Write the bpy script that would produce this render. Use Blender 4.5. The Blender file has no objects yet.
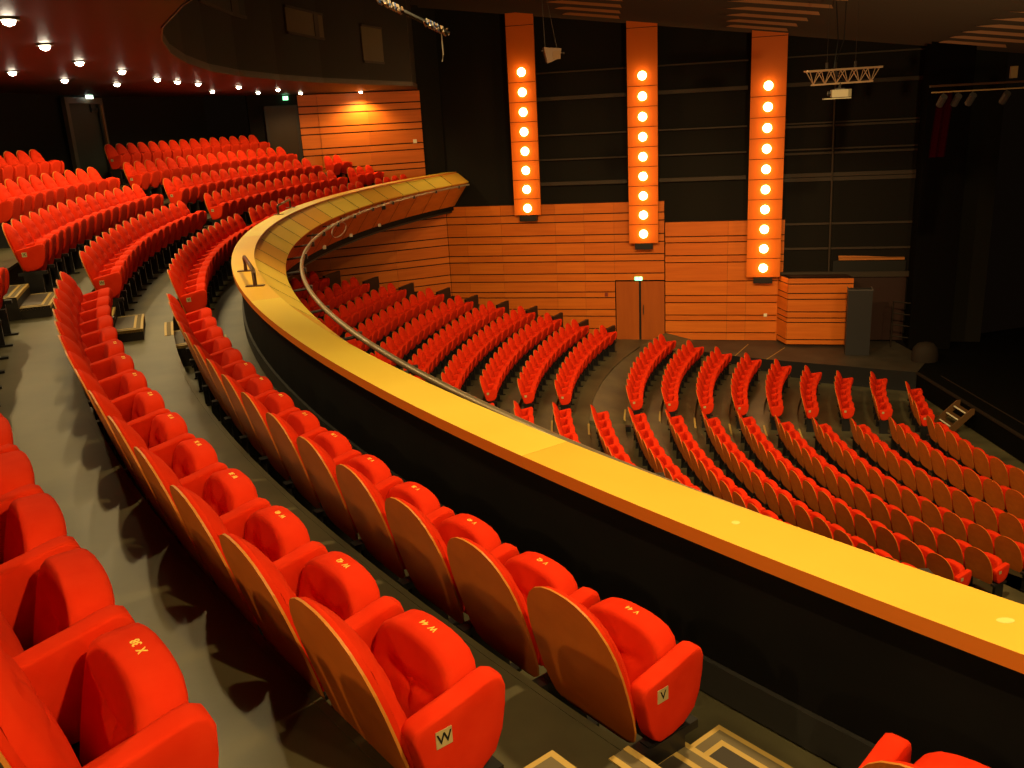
import bpy, bmesh, math, random
from mathutils import Vector, Matrix
random.seed(7)
sc = bpy.context.scene
C = sc.collection
H0 = 7.82                                   # height of the camera above the stalls floor
CB = (20.443, 18.747)                       # axis of the balcony curves
CS = (18.794, 18.158)                       # axis of the stalls rows
FLB = {'V': -2.473, 'W': -2.115, 'X': -1.75, 'Y': -1.398, 'Z': -1.022}
EDGE = {'V': 24.94, 'W': 25.79, 'X': 26.66, 'Y': 27.5, 'Z': 28.34}
SZ = {0: -7.82, 1: -7.82, 2: -7.82, 3: -7.82, 4: -7.742, 5: -7.633, 6: -7.519, 7: -7.394, 8: -7.264, 9: -7.127, 10: -6.99, 11: -6.824, 12: -6.642, 13: -6.45, 14: -6.245, 15: -6.002, 16: -5.743, 17: -5.46, 18: -5.159, 19: -4.849, 20: -4.529}
SR = lambda k: 9.539 + .8427 * k
A0 = Vector((3.53, 28.93, 0)); NB = Vector((.2508, .968, 0)); DB = Vector((.968, -.2508, 0))   # side wall plane
L0 = Vector((-1.9, 30.34, 0)); NL = Vector((.396, -.918, 0)); DL = Vector((-.918, -.396, 0))  # slanted wall plane

# ---------------------------------------------------------------- materials
def mat(name, col, rough=.6, spec=.3, metal=0, noise=None, emit=None, estr=1, bump=None, sheen=0):
    m = bpy.data.materials.new(name); m.use_nodes = True
    nt = m.node_tree; b = nt.nodes['Principled BSDF']
    b.inputs['Base Color'].default_value = (*col, 1); b.inputs['Roughness'].default_value = rough
    b.inputs['Specular IOR Level'].default_value = spec; b.inputs['Metallic'].default_value = metal
    if sheen: b.inputs['Sheen Weight'].default_value = sheen; b.inputs['Sheen Tint'].default_value = (1, .25, .1, 1)
    if emit: b.inputs['Emission Color'].default_value = (*emit, 1); b.inputs['Emission Strength'].default_value = estr
    if noise:
        sx, col2, lo, hi = noise
        tc = nt.nodes.new('ShaderNodeTexCoord'); mp = nt.nodes.new('ShaderNodeMapping'); mp.inputs['Scale'].default_value = sx
        nz = nt.nodes.new('ShaderNodeTexNoise'); nz.inputs['Scale'].default_value = 1; nz.inputs['Detail'].default_value = 6
        rp = nt.nodes.new('ShaderNodeValToRGB'); rp.color_ramp.elements[0].position = lo; rp.color_ramp.elements[1].position = hi
        rp.color_ramp.elements[0].color = (*col, 1); rp.color_ramp.elements[1].color = (*col2, 1)
        nt.links.new(tc.outputs['Object'], mp.inputs['Vector']); nt.links.new(mp.outputs['Vector'], nz.inputs['Vector'])
        nt.links.new(nz.outputs['Fac'], rp.inputs['Fac']); nt.links.new(rp.outputs['Color'], b.inputs['Base Color'])
        if bump:
            bp = nt.nodes.new('ShaderNodeBump'); bp.inputs['Strength'].default_value = bump; bp.inputs['Distance'].default_value = .01
            nt.links.new(nz.outputs['Fac'], bp.inputs['Height']); nt.links.new(bp.outputs['Normal'], b.inputs['Normal'])
    return m
M = {}
M['red'] = mat('red_velvet', (.68, .024, .003), .85, .08, noise=((14, 14, 14), (.74, .034, .006), .3, .75))
M['ply'] = mat('plywood_shell', (.56, .125, .012), .45, .25, noise=((6, 30, 2.5), (.68, .165, .017), .3, .75))
M['plyedge'] = mat('plywood_edge', (.58, .20, .025), .5, .3)
M['black'] = mat('black_steel', (.012, .011, .012), .4, .4)
M['brass'] = mat('brass_plate', (.62, .50, .24), .4, .5, metal=.3)
M['ink'] = mat('black_lettering', (.01, .008, .006), .6)
M['gold'] = mat('gold_embroidery', (.95, .62, .10), .6, emit=(1, .6, .1), estr=.05)
M['floor'] = mat('worn_grey_floor', (.050, .044, .024), .40, .35, noise=((1.6, 1.6, 1.6), (.118, .102, .052), .3, .75))
M['floord'] = mat('dark_floor', (.035, .027, .02), .5, .3, noise=((1.5, 1.5, 1.5), (.07, .055, .04), .3, .7))
M['riser'] = mat('dark_riser', (.02, .016, .012), .6)
M['nosing'] = mat('tan_nosing', (.48, .32, .09), .5)
M['carpet'] = mat('tread_strip', (.15, .115, .06), .8)
M['parapet'] = mat('black_parapet', (.004, .0035, .0035), .8, .1, noise=((2, 2, 2), (.007, .006, .006), .3, .7))
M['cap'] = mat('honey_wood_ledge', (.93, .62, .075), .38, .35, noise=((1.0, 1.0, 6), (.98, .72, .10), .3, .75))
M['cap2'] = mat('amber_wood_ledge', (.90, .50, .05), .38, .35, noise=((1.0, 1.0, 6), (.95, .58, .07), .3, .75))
M['skirt'] = mat('dark_grey_skirting', (.028, .026, .024), .6, .2)
M['mark'] = mat('pale_mark', (.98, .76, .22), .3)
M['dullred'] = mat('dull_red_plate', (.25, .04, .02), .6)
M['liptrim'] = mat('ceiling_lip', (.05, .028, .016), .7)
M['capside'] = mat('ledge_edge_wood', (.60, .16, .015), .5, .3)
M['slopeA'] = mat('pale_veneer', (.98, .72, .11), .4, .3)
M['slopeB'] = mat('amber_veneer', (.92, .50, .06), .4, .3)
M['fascia'] = mat('reddish_veneer', (.50, .12, .012), .5, .3, noise=((2, 2, 10), (.60, .16, .018), .3, .7))
M['seam'] = mat('dark_seam', (.03, .008, .003), .8)
M['pipe'] = mat('steel_pipe', (.42, .33, .22), .35, .5, metal=.5)
M['bracket'] = mat('dark_bracket', (.05, .035, .03), .5, .4)
M['chrome'] = mat('bronze_handle', (.16, .09, .06), .28, .5, metal=.8)
M['wood'] = mat('orange_wall_board', (.60, .125, .010), .45, .3, noise=((.8, .8, 14), (.70, .16, .014), .3, .72))
M['wood2'] = mat('orange_wall_board_light', (.64, .14, .011), .45, .3, noise=((.8, .8, 14), (.74, .18, .016), .3, .72))
M['doorwood'] = mat('door_veneer', (.40, .085, .010), .45, .3, noise=((6, 6, .8), (.47, .105, .012), .3, .72))
M['dark'] = mat('dark_wall', (.012, .010, .008), .8, .1)
M['rail'] = mat('dark_wall_rail', (.05, .034, .024), .6, .2)
M['panel'] = mat('orange_lamp_board', (.66, .14, .010), .5, .2)
M['bulb'] = mat('glowing_bulb', (1, .8, .5), .4, emit=(1, .66, .25), estr=22)
M['spot'] = mat('white_spot_lens', (1, 1, 1), .4, emit=(1, .86, .62), estr=45)
M['bceil'] = mat('under_balcony_ceiling', (.026, .010, .005), .5, .3)
M['booth'] = mat('booth_wall', (.016, .011, .007), .7, .2)
M['lip'] = mat('booth_lip', (.05, .025, .012), .5, .3)
M['boothwin'] = mat('booth_window_blind', (.10, .07, .03), .6)
M['ceil'] = mat('grey_acoustic_board', (.19, .155, .11), .42, .4)
M['ceil2'] = mat('brown_acoustic_facet', (.34, .13, .04), .5, .3)
M['stage'] = mat('black_stage', (.003, .0025, .002), .8, .05)
M['stageedge'] = mat('stage_edge_trim', (.022, .014, .010), .6, .2)
M['exitg'] = mat('green_exit_light', (.05, .6, .2), .5, emit=(.25, 1, .45), estr=3)
M['exitw'] = mat('white_exit_light', (.9, 1, .9), .5, emit=(.85, 1, .85), estr=5)
M['steel'] = mat('tan_truss_metal', (.55, .36, .22), .35, .5, metal=.4)  # tan metal for the truss and some cables
M['projbody'] = mat('projector_casing', (.45, .38, .25), .5)
M['cable'] = mat('pale_cable', (.45, .38, .30), .5)
M['cableb'] = mat('blue_cable', (.06, .16, .5), .4)
M['speaker'] = mat('dark_grey_box', (.03, .028, .03), .6, .2)
M['stepwood'] = mat('brown_step_wood', (.10, .045, .015), .55)
M['white'] = mat('white_nosing', (.85, .78, .6), .5)
M['frame'] = mat('door_frame_dark', (.10, .075, .05), .5)
M['drape'] = mat('dark_red_drape', (.012, .0005, .001), .95, 0)

# ---------------------------------------------------------------- helpers
def up(p): return Vector((p[0], p[1], p[2] + H0))
def link(o, parent=None):
    C.objects.link(o)
    if parent is not None: o.parent = parent
    return o
def tag(o, label=None, cat=None, group=None, kind=None):
    if label: o['label'] = label
    if cat: o['category'] = cat
    if group: o['group'] = group
    if kind: o['kind'] = kind
    return o
def empty(name, loc=(0, 0, 0), rz=0):
    o = bpy.data.objects.new(name, None); o.empty_display_size = .1; o.location = loc; o.rotation_euler = (0, 0, rz)
    return link(o)
class MB:
    def __init__(s): s.v = []; s.f = []; s.m = []; s.smooth = False
    def add(s, vs, fs, mi=0):
        n = len(s.v); s.v += [tuple(v) for v in vs]; s.f += [tuple(i + n for i in f) for f in fs]; s.m += [mi] * len(fs); return s
    def box(s, lo, hi, mi=0, T=None):
        x0, y0, z0 = lo; x1, y1, z1 = hi
        vs = [(x0, y0, z0), (x1, y0, z0), (x1, y1, z0), (x0, y1, z0), (x0, y0, z1), (x1, y0, z1), (x1, y1, z1), (x0, y1, z1)]
        if T: vs = [T @ Vector(v) for v in vs]
        return s.add(vs, [(3, 2, 1, 0), (4, 5, 6, 7), (0, 1, 5, 4), (1, 2, 6, 5), (2, 3, 7, 6), (3, 0, 4, 7)], mi)
    def prism(s, poly, z0, z1, mi=0, ms=None):
        n = len(poly); vs = [(x, y, z0) for x, y in poly] + [(x, y, z1) for x, y in poly]
        s.add(vs, [tuple(range(n))[::-1], tuple(range(n, 2 * n))], mi)
        return s.add(vs, [(i, (i + 1) % n, (i + 1) % n + n, i + n) for i in range(n)], mi if ms is None else ms)
    def tube(s, pts, r, seg=8, mi=0):
        pts = [Vector(p) for p in pts]; rings = []
        for i, p in enumerate(pts):
            t = (pts[min(i + 1, len(pts) - 1)] - pts[max(i - 1, 0)]).normalized()
            a = t.cross(Vector((0, 0, 1)))
            if a.length < .05: a = t.cross(Vector((1, 0, 0)))
            a.normalize(); b = t.cross(a)
            rings.append([p + (a * math.cos(k * 2 * math.pi / seg) + b * math.sin(k * 2 * math.pi / seg)) * r for k in range(seg)])
        vs = [v for rg in rings for v in rg]; fs = []
        for i in range(len(pts) - 1):
            for k in range(seg):
                k2 = (k + 1) % seg; fs.append((i * seg + k, i * seg + k2, (i + 1) * seg + k2, (i + 1) * seg + k))
        fs.append(tuple(range(seg))[::-1]); fs.append(tuple(range((len(pts) - 1) * seg, len(pts) * seg)))
        return s.add(vs, fs, mi)
    def mesh(s, name, mats, smooth=False):
        me = bpy.data.meshes.new(name); me.from_pydata(s.v, [], s.f)
        for m in (mats if isinstance(mats, (list, tuple)) else [mats]): me.materials.append(m)
        me.polygons.foreach_set('material_index', s.m)
        me.update()
        bm = bmesh.new(); bm.from_mesh(me); bmesh.ops.recalc_face_normals(bm, faces=bm.faces); bm.to_mesh(me); bm.free()
        if smooth:
            me.polygons.foreach_set('use_smooth', [True] * len(me.polygons)); 
            try: me.set_sharp_from_angle(angle=math.radians(50))
            except Exception: pass
        return me
    def build(s, name, mats, parent=None, smooth=False):
        return link(bpy.data.objects.new(name, s.mesh(name, mats, smooth)), parent)
def pol(c, r, th): return (c[0] - r * math.cos(th), c[1] + r * math.sin(th))
def inside(p):
    v = Vector((p[0], p[1], 0)); return (v - L0).dot(NL) > 0.0 and (v - A0).dot(NB) < 0.0
def thmax(c, r, t0=0.0, lim=1.45):
    t = t0
    while t < lim and inside(pol(c, r, t)): t += .01
    a, b = t - .01, t
    for _ in range(20):
        m = (a + b) / 2
        if inside(pol(c, r, m)): a = m
        else: b = m
    return min(a, lim)
def sweep(mb, c, prof, t0, t1s, n, mis):
    """closed profile (r,z) swept about axis c; each profile point stops at its own wall angle"""
    k = len(prof); vs = []
    for i in range(n + 1):
        for (r, z), t1 in zip(prof, t1s):
            th = t0 + (t1 - t0) * i / n; x, y = pol(c, r, th); vs.append(up((x, y, z)))
    fs = []; mi = []
    base = len(mb.v); mb.v += [tuple(v) for v in vs]
    for i in range(n):
        for j in range(k):
            j2 = (j + 1) % k
            mb.f.append((base + i * k + j, base + i * k + j2, base + (i + 1) * k + j2, base + (i + 1) * k + j)); mb.m.append(mis[j])
    mb.f.append(tuple(base + j for j in range(k))); mb.m.append(mis[0])
    mb.f.append(tuple(base + n * k + j for j in range(k))[::-1]); mb.m.append(mis[0])
def wm(*k): return [M[a] for a in k]

# ---------------------------------------------------------------- camera
cam = bpy.data.cameras.new('camera'); co = bpy.data.objects.new('camera', cam); link(co)
FPX, PITCH, ROLL = 898.0, .2897, -.0531
cam.sensor_width = 36; cam.lens = FPX / 1024 * 36; cam.clip_start = .05; cam.clip_end = 200
cp, sp = math.cos(PITCH), math.sin(PITCH); cr, sr = math.cos(ROLL), math.sin(ROLL)
F = Vector((0, cp, -sp)); R0 = Vector((1, 0, 0)); U0 = Vector((0, sp, cp))
Rv = R0 * cr + U0 * sr; Uv = U0 * cr - R0 * sr
mt = Matrix((Rv, Uv, -F)).transposed().to_4x4(); mt.translation = (0, 0, H0)
co.matrix_world = mt; sc.camera = co
# ---------------------------------------------------------------- the setting: balcony floor tiers
TB0 = -1.25
def tier(name, c, r0, r1, z, th, t0, n, mats, label, tmin=None):
    mb = MB(); prof = [(r0, z), (r1, z), (r1, z - th), (r0, z - th)]
    t1s = [thmax(c, r, 0.0) for r, _ in prof]
    sweep(mb, c, prof, t0, t1s, n, [0, 0, 0, 1])
    return tag(mb.build(name, mats), label, None, None, 'structure')
keys = 'VWXYZ'
for i, k in enumerate(keys):
    r0 = EDGE[k]; r1 = EDGE[keys[i + 1]] + .02 if i < 4 else 30.35
    o = tier('floor', CB, r0, r1, FLB[k], .5, TB0, 90, wm('floor', 'riser'), 'worn floor of the balcony tier carrying row ' + k)
    if i:                                                     # thin metal edge of the tier
        mb = MB(); prof = [(r0 - .012, FLB[k] + .003), (r0 + .02, FLB[k] + .003), (r0 + .02, FLB[k] - .03), (r0 - .012, FLB[k] - .03)]
        t1s = [thmax(CB, r, 0.0) for r, _ in prof]; sweep(mb, CB, prof, TB0, t1s, 90, [0, 0, 0, 0])
        tag(mb.build('tier_edge', M['floor'], o))
# balcony front: parapet, ledge, sloping veneer panels, fascia
mb = MB(); prof = [(24.94, -2.47), (24.94, -1.72), (24.88, -1.72), (24.88, -2.9), (24.94, -2.9)]
sweep(mb, CB, prof, TB0, [thmax(CB, r) for r, _ in prof], 110, [0] * 5)
tag(mb.build('wall_balcony', M['parapet']), 'black parapet wall at the front of the balcony', None, None, 'structure')
mb = MB(); prof = [(24.93, -2.46), (24.965, -2.46), (24.965, -2.30), (24.93, -2.30)]
sweep(mb, CB, prof, TB0, [thmax(CB, r) for r, _ in prof], 110, [0] * 4)
tag(mb.build('baseboard_balcony', M['skirt']), 'dark grey skirting at the foot of the parapet', None, None, 'structure')
mb = MB(); prof = [(25.02, -1.66), (25.02, -1.725), (24.72, -1.725), (24.72, -1.66)]
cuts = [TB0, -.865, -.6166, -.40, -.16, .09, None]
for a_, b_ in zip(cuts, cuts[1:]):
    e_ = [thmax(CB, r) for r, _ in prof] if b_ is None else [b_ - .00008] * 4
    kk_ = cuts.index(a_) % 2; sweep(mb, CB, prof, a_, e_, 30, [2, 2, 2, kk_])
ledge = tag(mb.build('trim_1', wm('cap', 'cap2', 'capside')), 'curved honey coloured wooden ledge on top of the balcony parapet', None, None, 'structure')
fas = empty('wall_balcony_front'); tag(fas, 'curved veneered outer face of the balcony with sloping amber panels', None, None, 'structure')
mb = MB(); prof = [(24.33, -1.985), (24.86, -2.76), (24.88, -2.76), (24.88, -2.0)]
sweep(mb, CB, prof, TB0, [thmax(CB, r) for r, _ in prof], 110, [0] * 4); mb.build('fascia', M['fascia'], fas)
NSEG = 46; tA, tB = TB0, thmax(CB, 24.4)
mb = MB(); mb2 = MB(); mb3 = MB()
import bisect
stepseg = .0465; t = tB; i = 0
while t > TB0 + .02:
    ta, tb = t - stepseg, t
    for q_ in range(3):
        a, b = ta + (tb - ta) * q_ / 3, ta + (tb - ta) * (q_ + 1) / 3
        tgt = (mb if (i * 7 + 3) % 5 in (0, 2, 4) else mb2)
        vs = [up((*pol(CB, 24.72, a), -1.70)), up((*pol(CB, 24.72, b), -1.70)), up((*pol(CB, 24.32, b), -1.99)), up((*pol(CB, 24.32, a), -1.99)),
              up((*pol(CB, 24.72, a), -1.74)), up((*pol(CB, 24.72, b), -1.74)), up((*pol(CB, 24.34, b), -2.02)), up((*pol(CB, 24.34, a), -2.02))]
        tgt.add(vs, [(0, 1, 2, 3), (7, 6, 5, 4), (2, 6, 7, 3), (0, 4, 5, 1)])
    d = .0006
    vs = [up((*pol(CB, 24.715, tb - d), -1.698)), up((*pol(CB, 24.715, tb + d), -1.698)), up((*pol(CB, 24.31, tb + d), -1.985)), up((*pol(CB, 24.31, tb - d), -1.985))]
    mb3.add(vs, [(0, 1, 2, 3)])
    p = [(24.325, -2.0), (24.85, -2.745)]
    vs = []
    for (r, z) in p:
        for dd in (-d, d): vs.append(up((*pol(CB, r - .012, tb + dd), z - .006)))
    mb3.add(vs, [(0, 1, 3, 2)])
    t -= stepseg; i += 1
mb.build('sloping_panel', M['slopeA'], fas); mb2.build('sloping_panel', M['slopeB'], fas); mb3.build('panel_seam', M['seam'], fas)

# pipe rail round the balcony front and its brackets
pr = empty('balcony_pipe_rail'); tag(pr, 'pale curved metal pipe held on brackets in front of the balcony face', 'rail')
te = thmax(CB, 24.1) - .02
mb = MB(); mb.tube([up((*pol(CB, 24.09, TB0 + (te - TB0) * i / 160), -2.05)) for i in range(161)], .03, 8); mb.build('pipe', M['pipe'], pr, True)
for k in range(26):
    th = te - .03 - .066 * k
    if th < TB0: break
    mb = MB(); a = up((*pol(CB, 24.06, th), -2.07)); b = up((*pol(CB, 24.40, th), -2.10))
    mb.tube([a, b], .018, 6); mb.box((-.03, -.03, -.04), (.03, .03, .04), T=Matrix.Translation(a)); mb.build('bracket', M['bracket'], pr)
# cable wound on the pipe
mb = MB(); pts = []
for i in range(120):
    th = .0 + .36 * i / 119; w = .035 + .004 * math.sin(i * 1.7)
    r = 24.09 - w * math.cos(i * .9); z = -2.05 + w * math.sin(i * .9) + .01
    pts.append(up((*pol(CB, r, th), z)))
mb.tube(pts, .008, 5); mb.build('wound_cable', M['cable'], pr); mb = MB()
loop = [up((*pol(CB, 24.07, .045 + .03 * math.sin(a)), -2.05 - .14 * (1 - math.cos(a)))) for a in [i * math.pi * 2 / 16 for i in range(17)]]
mb.tube(loop, .008, 5)
mb.build('cable_loop', M['cable'], pr)
mb = MB(); a = up((*pol(CB, 24.3, -.02), -2.06)); b = up((*pol(CB, 24.45, -.05), -2.45))
mb.tube([a, (a + b) / 2 + Vector((.05, 0, -.05)), b], .009, 5)
tag(mb.build('hanging_cable', M['cable']), 'thin cable hanging down the balcony face at its innermost bend', 'cable')
for i, th in enumerate((.10, .185, .27, .02)):
    mb = MB(); p = up((*pol(CB, 24.80, th), -2.72)); mb.box((-.035, -.035, -.05), (.035, .035, .03), T=Matrix.Translation(p))
    tag(mb.build('clip_light', M['white']), ['tiny pale fitting under the balcony face, %s from its far end' % w for w in ('third', 'second', 'nearest one', 'fourth')][i], 'fitting')
mb = MB(); p = up((*pol(CB, 24.28, .235), -2.1)); mb.box((-.05, -.06, -.12), (.05, .06, .06), T=Matrix.Translation(p))
tag(mb.build('small_black_box', M['black']), 'small black box clamped to the balcony face below the pipe', 'box')

# low metal handles on the ledge
for i, (ta, tb, lab) in enumerate((((-3.19, 11.02), (-2.78, 9.88), 'bronze bar handle standing on the near bend of the wooden ledge'), ((-4.50, 18.32), (-4.59, 19.81), 'bronze bar handle standing on the far bend of the wooden ledge'))):
    a = Vector((*ta, 0)); b = Vector((*tb, 0)); 
    h = empty('grab_rail', up(((a.x + b.x) / 2, (a.y + b.y) / 2, -1.66))); tag(h, lab, 'handle')
    o = Vector(((a.x + b.x) / 2, (a.y + b.y) / 2, 0)); a -= o; b -= o
    mb = MB(); e = (b - a).normalized() * .04; z = Vector((0, 0, 1))
    mb.tube([a, a + z * .15, a + z * .18 + e, b + z * .18 - e, b + z * .15, b], .024, 8); mb.build('bar', M['chrome'], h, True)
    for p in (a, b):
        mb = MB(); mb.box((-.10, -.035, 0), (.10, .035, .012), T=Matrix.Translation(p)); mb.build('foot_plate', M['chrome'], h)

# ---------------------------------------------------------------- stalls floor tiers
TEND = {10: .4775, 11: .470, 12: .465, 13: .460, 14: .443, 15: .421, 16: .409, 17: .374, 18: .346, 19: .313}
for k in range(4, 21):
    r0 = SR(k - 1); r1 = SR(k) + .02
    mb = MB(); z = SZ[k]; prof = [(r0, z), (r1, z), (r1, z - .6), (r0, z - .6)]
    if k in (9,):
        t1s = [.12] * 4
    elif k >= 10: t1s = [TEND.get(k, .30) + .05] * 4
    else: t1s = [thmax(CS, r, 0) for r, _ in prof]
    sweep(mb, CS, prof, -.95, t1s, 70, [0, 0, 0, 0])
    tag(mb.build('floor', wm('floor', 'riser')), 'stalls tier', None, None, 'structure')
    if k >= 11:
        mb = MB(); zz = z - .62; prof2 = [(r0, zz), (r1, zz), (r1, zz - .3), (r0, zz - .3)]
        sweep(mb, CS, prof2, TEND.get(k, .30) + .05, [thmax(CS, r) for r, _ in prof2], 6, [0] * 4); tag(mb.build('floor', M['riser']), 'dark stepped edge beside the side wall', None, None, 'structure')
mb = MB(); z = SZ[8]; prof = [(SR(8), z), (SR(9) + .02, SZ[10] - .03), (SR(9) + .02, z - .5), (SR(8), z - .5)]
sweep(mb, CS, prof, .12, [thmax(CS, r) for r, _ in prof], 40, [0, 0, 0, 1]); tag(mb.build('floor', wm('floor', 'riser')), 'cross aisle floor of the stalls', None, None, 'structure')
mb = MB(); mb.prism([pol(CS, SR(3) + .02, -.95 + 1.9 * i / 60) for i in range(61)] + [(11.1, 26.5), (11.1, 0)][0:1] + [(11.2, 4)], -7.9 + H0, -7.82 + H0)
tag(mb.build('floor', M['floor']), 'flat worn floor in front of the first stalls rows', None, None, 'structure')
# raised side platform and stage
def wallpt(s, off=0): p = A0 + DB * s - NB * off; return (p.x, p.y)
mb = MB(); mb.prism([(4.95, 27.50), (5.65, 26.99), (6.87, 25.94), (8.37, 25.01), (9.86, 24.13), (11.05, 23.4), (11.9, 24.6), wallpt(8.6), wallpt(1.2)], -7.82 + H0, -7.258 + H0, 0, 1)
plat = tag(mb.build('floor', wm('floord', 'black')), 'side platform between the side wall and the front rows', None, None, 'structure')
for a, b in (((6.75, 26.05), (7.5, 27.35)), ((7.55, 25.5), (8.45, 26.7))):
    mb = MB(); d = (Vector(b) - Vector(a)).normalized(); nn = Vector((-d.y, d.x)) * .012; A_, B_ = Vector(a), Vector(b)
    mb.prism([tuple(A_ + nn), tuple(B_ + nn), tuple(B_ - nn), tuple(A_ - nn)], -7.256 + H0, -7.253 + H0); mb.build('floor_joint_strip', M['nosing'], plat)
mb = MB(); mb.prism([(4.95, 27.50), (3.0, 26.6), (1.6, 27.2), wallpt(-3.2), wallpt(1.3)], -7.5 + H0, -7.2605 + H0); tag(mb.build('floor', M['floor']), 'floor in front of the double wooden door', None, None, 'structure')
mb = MB(); mb.prism([(11.05, 23.4), (11.05, 2), (30, 2), (30, 32), (12.2, 26.4), (11.9, 24.6), (11.05, 23.4)], -7.82 + H0, -7.27 + H0)
stg = tag(mb.build('floor', M['stage']), 'black stage floor', None, None, 'structure')
mb = MB(); mb.box((11.02, 2, -7.30 + H0), (11.10, 23.4, -7.255 + H0)); tag(mb.build('trim_2', M['stageedge']), 'brown edge strip of the stage', None, None, 'structure')
mb = MB(); mb.box((11.5, 2, -7.30 + H0), (11.54, 23.0, -7.262 + H0)); tag(mb.build('trim_3', M['stageedge']), 'second thin strip set into the stage floor', None, None, 'structure')
# stage house
mb = MB(); mb.box((24, 2, -7.27 + H0), (24.2, 32, 6 + H0)); tag(mb.build('wall_stage', M['stage']), 'black rear wall of the stage', None, None, 'structure')

# ---------------------------------------------------------------- side wall (plane B) and slanted wall (plane L)
def wallbox(mb, base, d, n, s0, s1, z0, z1, o0, o1, mi=0):
    """box on a wall: s along d, offset o towards the room (-n)"""
    vs = []
    for z in (z0, z1):
        for s, o in ((s0, o0), (s1, o0), (s1, o1), (s0, o1)):
            p = base + d * s - n * o; vs.append((p.x, p.y, z + H0))
    return mb.add(vs, [(3, 2, 1, 0), (4, 5, 6, 7), (0, 1, 5, 4), (1, 2, 6, 5), (2, 3, 7, 6), (3, 0, 4, 7)], mi)
def sB(x): return (x - A0.x) / DB.x
NLr = -NL                                          # outward normal of the slanted wall
sc0, sc1 = sB(-1.87), sB(5.07)
dB = empty('wall_left'); tag(dB, 'orange board clad lower side wall of the auditorium', None, None, 'structure')
def boards(base, d, n, s0, s1, z0, z1, lines, seams, mats, parent, gap=.018, th=.03):
    ls = [z1] + sorted([l for l in lines if z0 < l < z1], reverse=True) + [z0]
    mb = MB(); wallbox(mb, base, d, n, s0, s1, z0, z1, -.12, 0, 2)
    for i in range(len(ls) - 1):
        a, b = ls[i + 1] + gap, ls[i] - gap
        ss = [s0] + [x for x in seams if s0 < x < s1] + [s1]
        for j in range(len(ss) - 1):
            wallbox(mb, base, d, n, ss[j] + .003, ss[j + 1] - .003, a, b, 0, th, (i * 3 + j) % 2)
    return mb.build('cladding', mats, parent)
LB1 = [-3.13, -3.38, -3.80, -4.05, -4.44, -4.66, -5.06, -5.32, -5.67, -5.86, -6.25, -6.48, -6.9]
LB2 = [-3.91, -4.10, -4.51, -4.73, -5.33, -5.79, -6.02, -6.43, -6.61, -7.0]
boards(A0, DB, NB, sc0, sB(3.53), -7.26, -2.78, LB1, [sB(-1.23), sB(-.07), sB(1.68), sB(2.59)], wm('wood', 'wood2', 'seam'), dB)
boards(A0, DB, NB, sB(3.53), sc1, -5.30, -2.78, LB1, [], wm('wood', 'wood2', 'seam'), dB)
boards(A0, DB, NB, sc1 + .03, sB(8.6), -7.26, -3.44, LB2, [sB(6.97), sB(7.53)], wm('wood', 'wood2', 'seam'), dB, th=.07)
# double wooden door
d3 = empty('door_3'); tag(d3, 'double orange wooden door at floor level in the side wall', None, None, 'structure')
for s0, s1 in ((sB(3.56), sB(4.275)), (sB(4.345), sB(5.07))):
    mb = MB(); wallbox(mb, A0, DB, NB, s0, s1, -7.26, -5.33, 0, .035); leaf = mb.build('door_leaf', M['doorwood'], d3)
mb = MB(); wallbox(mb, A0, DB, NB, sB(4.275), sB(4.345), -7.26, -5.33, -.1, .01); mb.build('door_gap', M['ink'], d3)
mb = MB(); wallbox(mb, A0, DB, NB, sB(4.40), sB(4.43), -6.4, -6.1, .035, .075); mb.build('door_handle', M['chrome'], d3)
# alcove block with lighter boards
b0 = Vector((8.50, 27.16, 0)); b1 = Vector((8.54, 26.87, 0)); b2 = Vector((10.35, 26.41, 0))
al = empty('wall_alcove'); tag(al, 'projecting orange boarded block at the end of the side wall', None, None, 'structure')
dA = (b2 - b1).normalized(); nA = Vector((-dA.y, dA.x, 0)); LA = [-5.31, -5.60, -5.78, -6.17, -6.36, -6.50, -7.04]
mb = MB(); mb.prism([(8.5, 27.8), (b1.x + .03, b1.y + .04), (b2.x, b2.y + .04), (10.35, 27.3)], -7.26 + H0, -5.13 + H0); mb.build('core', M['seam'], al)
boards(b1, dA, nA, 0, (b2 - b1).length, -7.2, -5.13, LA, [], wm('wood2', 'wood2', 'seam'), al)
dS = (b1 - Vector((8.44, 27.75, 0))); ln = dS.length; dS.normalize(); nS = Vector((dS.y * -1, dS.x, 0))
boards(Vector((8.44, 27.75, 0)), dS, nS, 0, ln, -7.2, -5.13, LA, [], wm('wood', 'wood', 'seam'), al, th=.02)
# slanted wall: length to x=-6.05
sl = lambda x: (x - L0.x) / DL.x
dLw = empty('wall_corner'); tag(dLw, 'slanted orange boarded wall beside the balcony end', None, None, 'structure')
LL = [-3.13, -3.38, -3.80, -4.05, -4.44, -4.66, -5.06, -5.32, -5.67]
boards(L0, DL, NLr, 0, sl(-8.0), -6.4, -2.78, LL, [sl(-3.6), sl(-5.6)], wm('wood', 'wood2', 'seam'), dLw)
LU = [.59, .37, -.03, -.24, -.67, -.87, -1.28, -1.47, -1.9, -2.1]
boards(L0, DL, NLr, sl(-2.46), sl(-5.49), -2.5, .94, LU, [sl(-4.07)], wm('wood', 'wood2', 'seam'), dLw)
boards(L0, DL, NLr, sl(-5.49), sl(-6.03), -2.5, .94, LU, [], wm('wood', 'wood', 'seam'), dLw, th=.015)
mb = MB(); wallbox(mb, L0, DL, NLr, -.1, sl(-2.46), -2.78, 6.5, -.15, 0); wallbox(mb, L0, DL, NLr, sl(-2.46), sl(-7.4), .94, 6.5, -.15, 0); wallbox(mb, L0, DL, NLr, sl(-6.03), sl(-7.4), -2.6, .94, -.15, 0)
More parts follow.
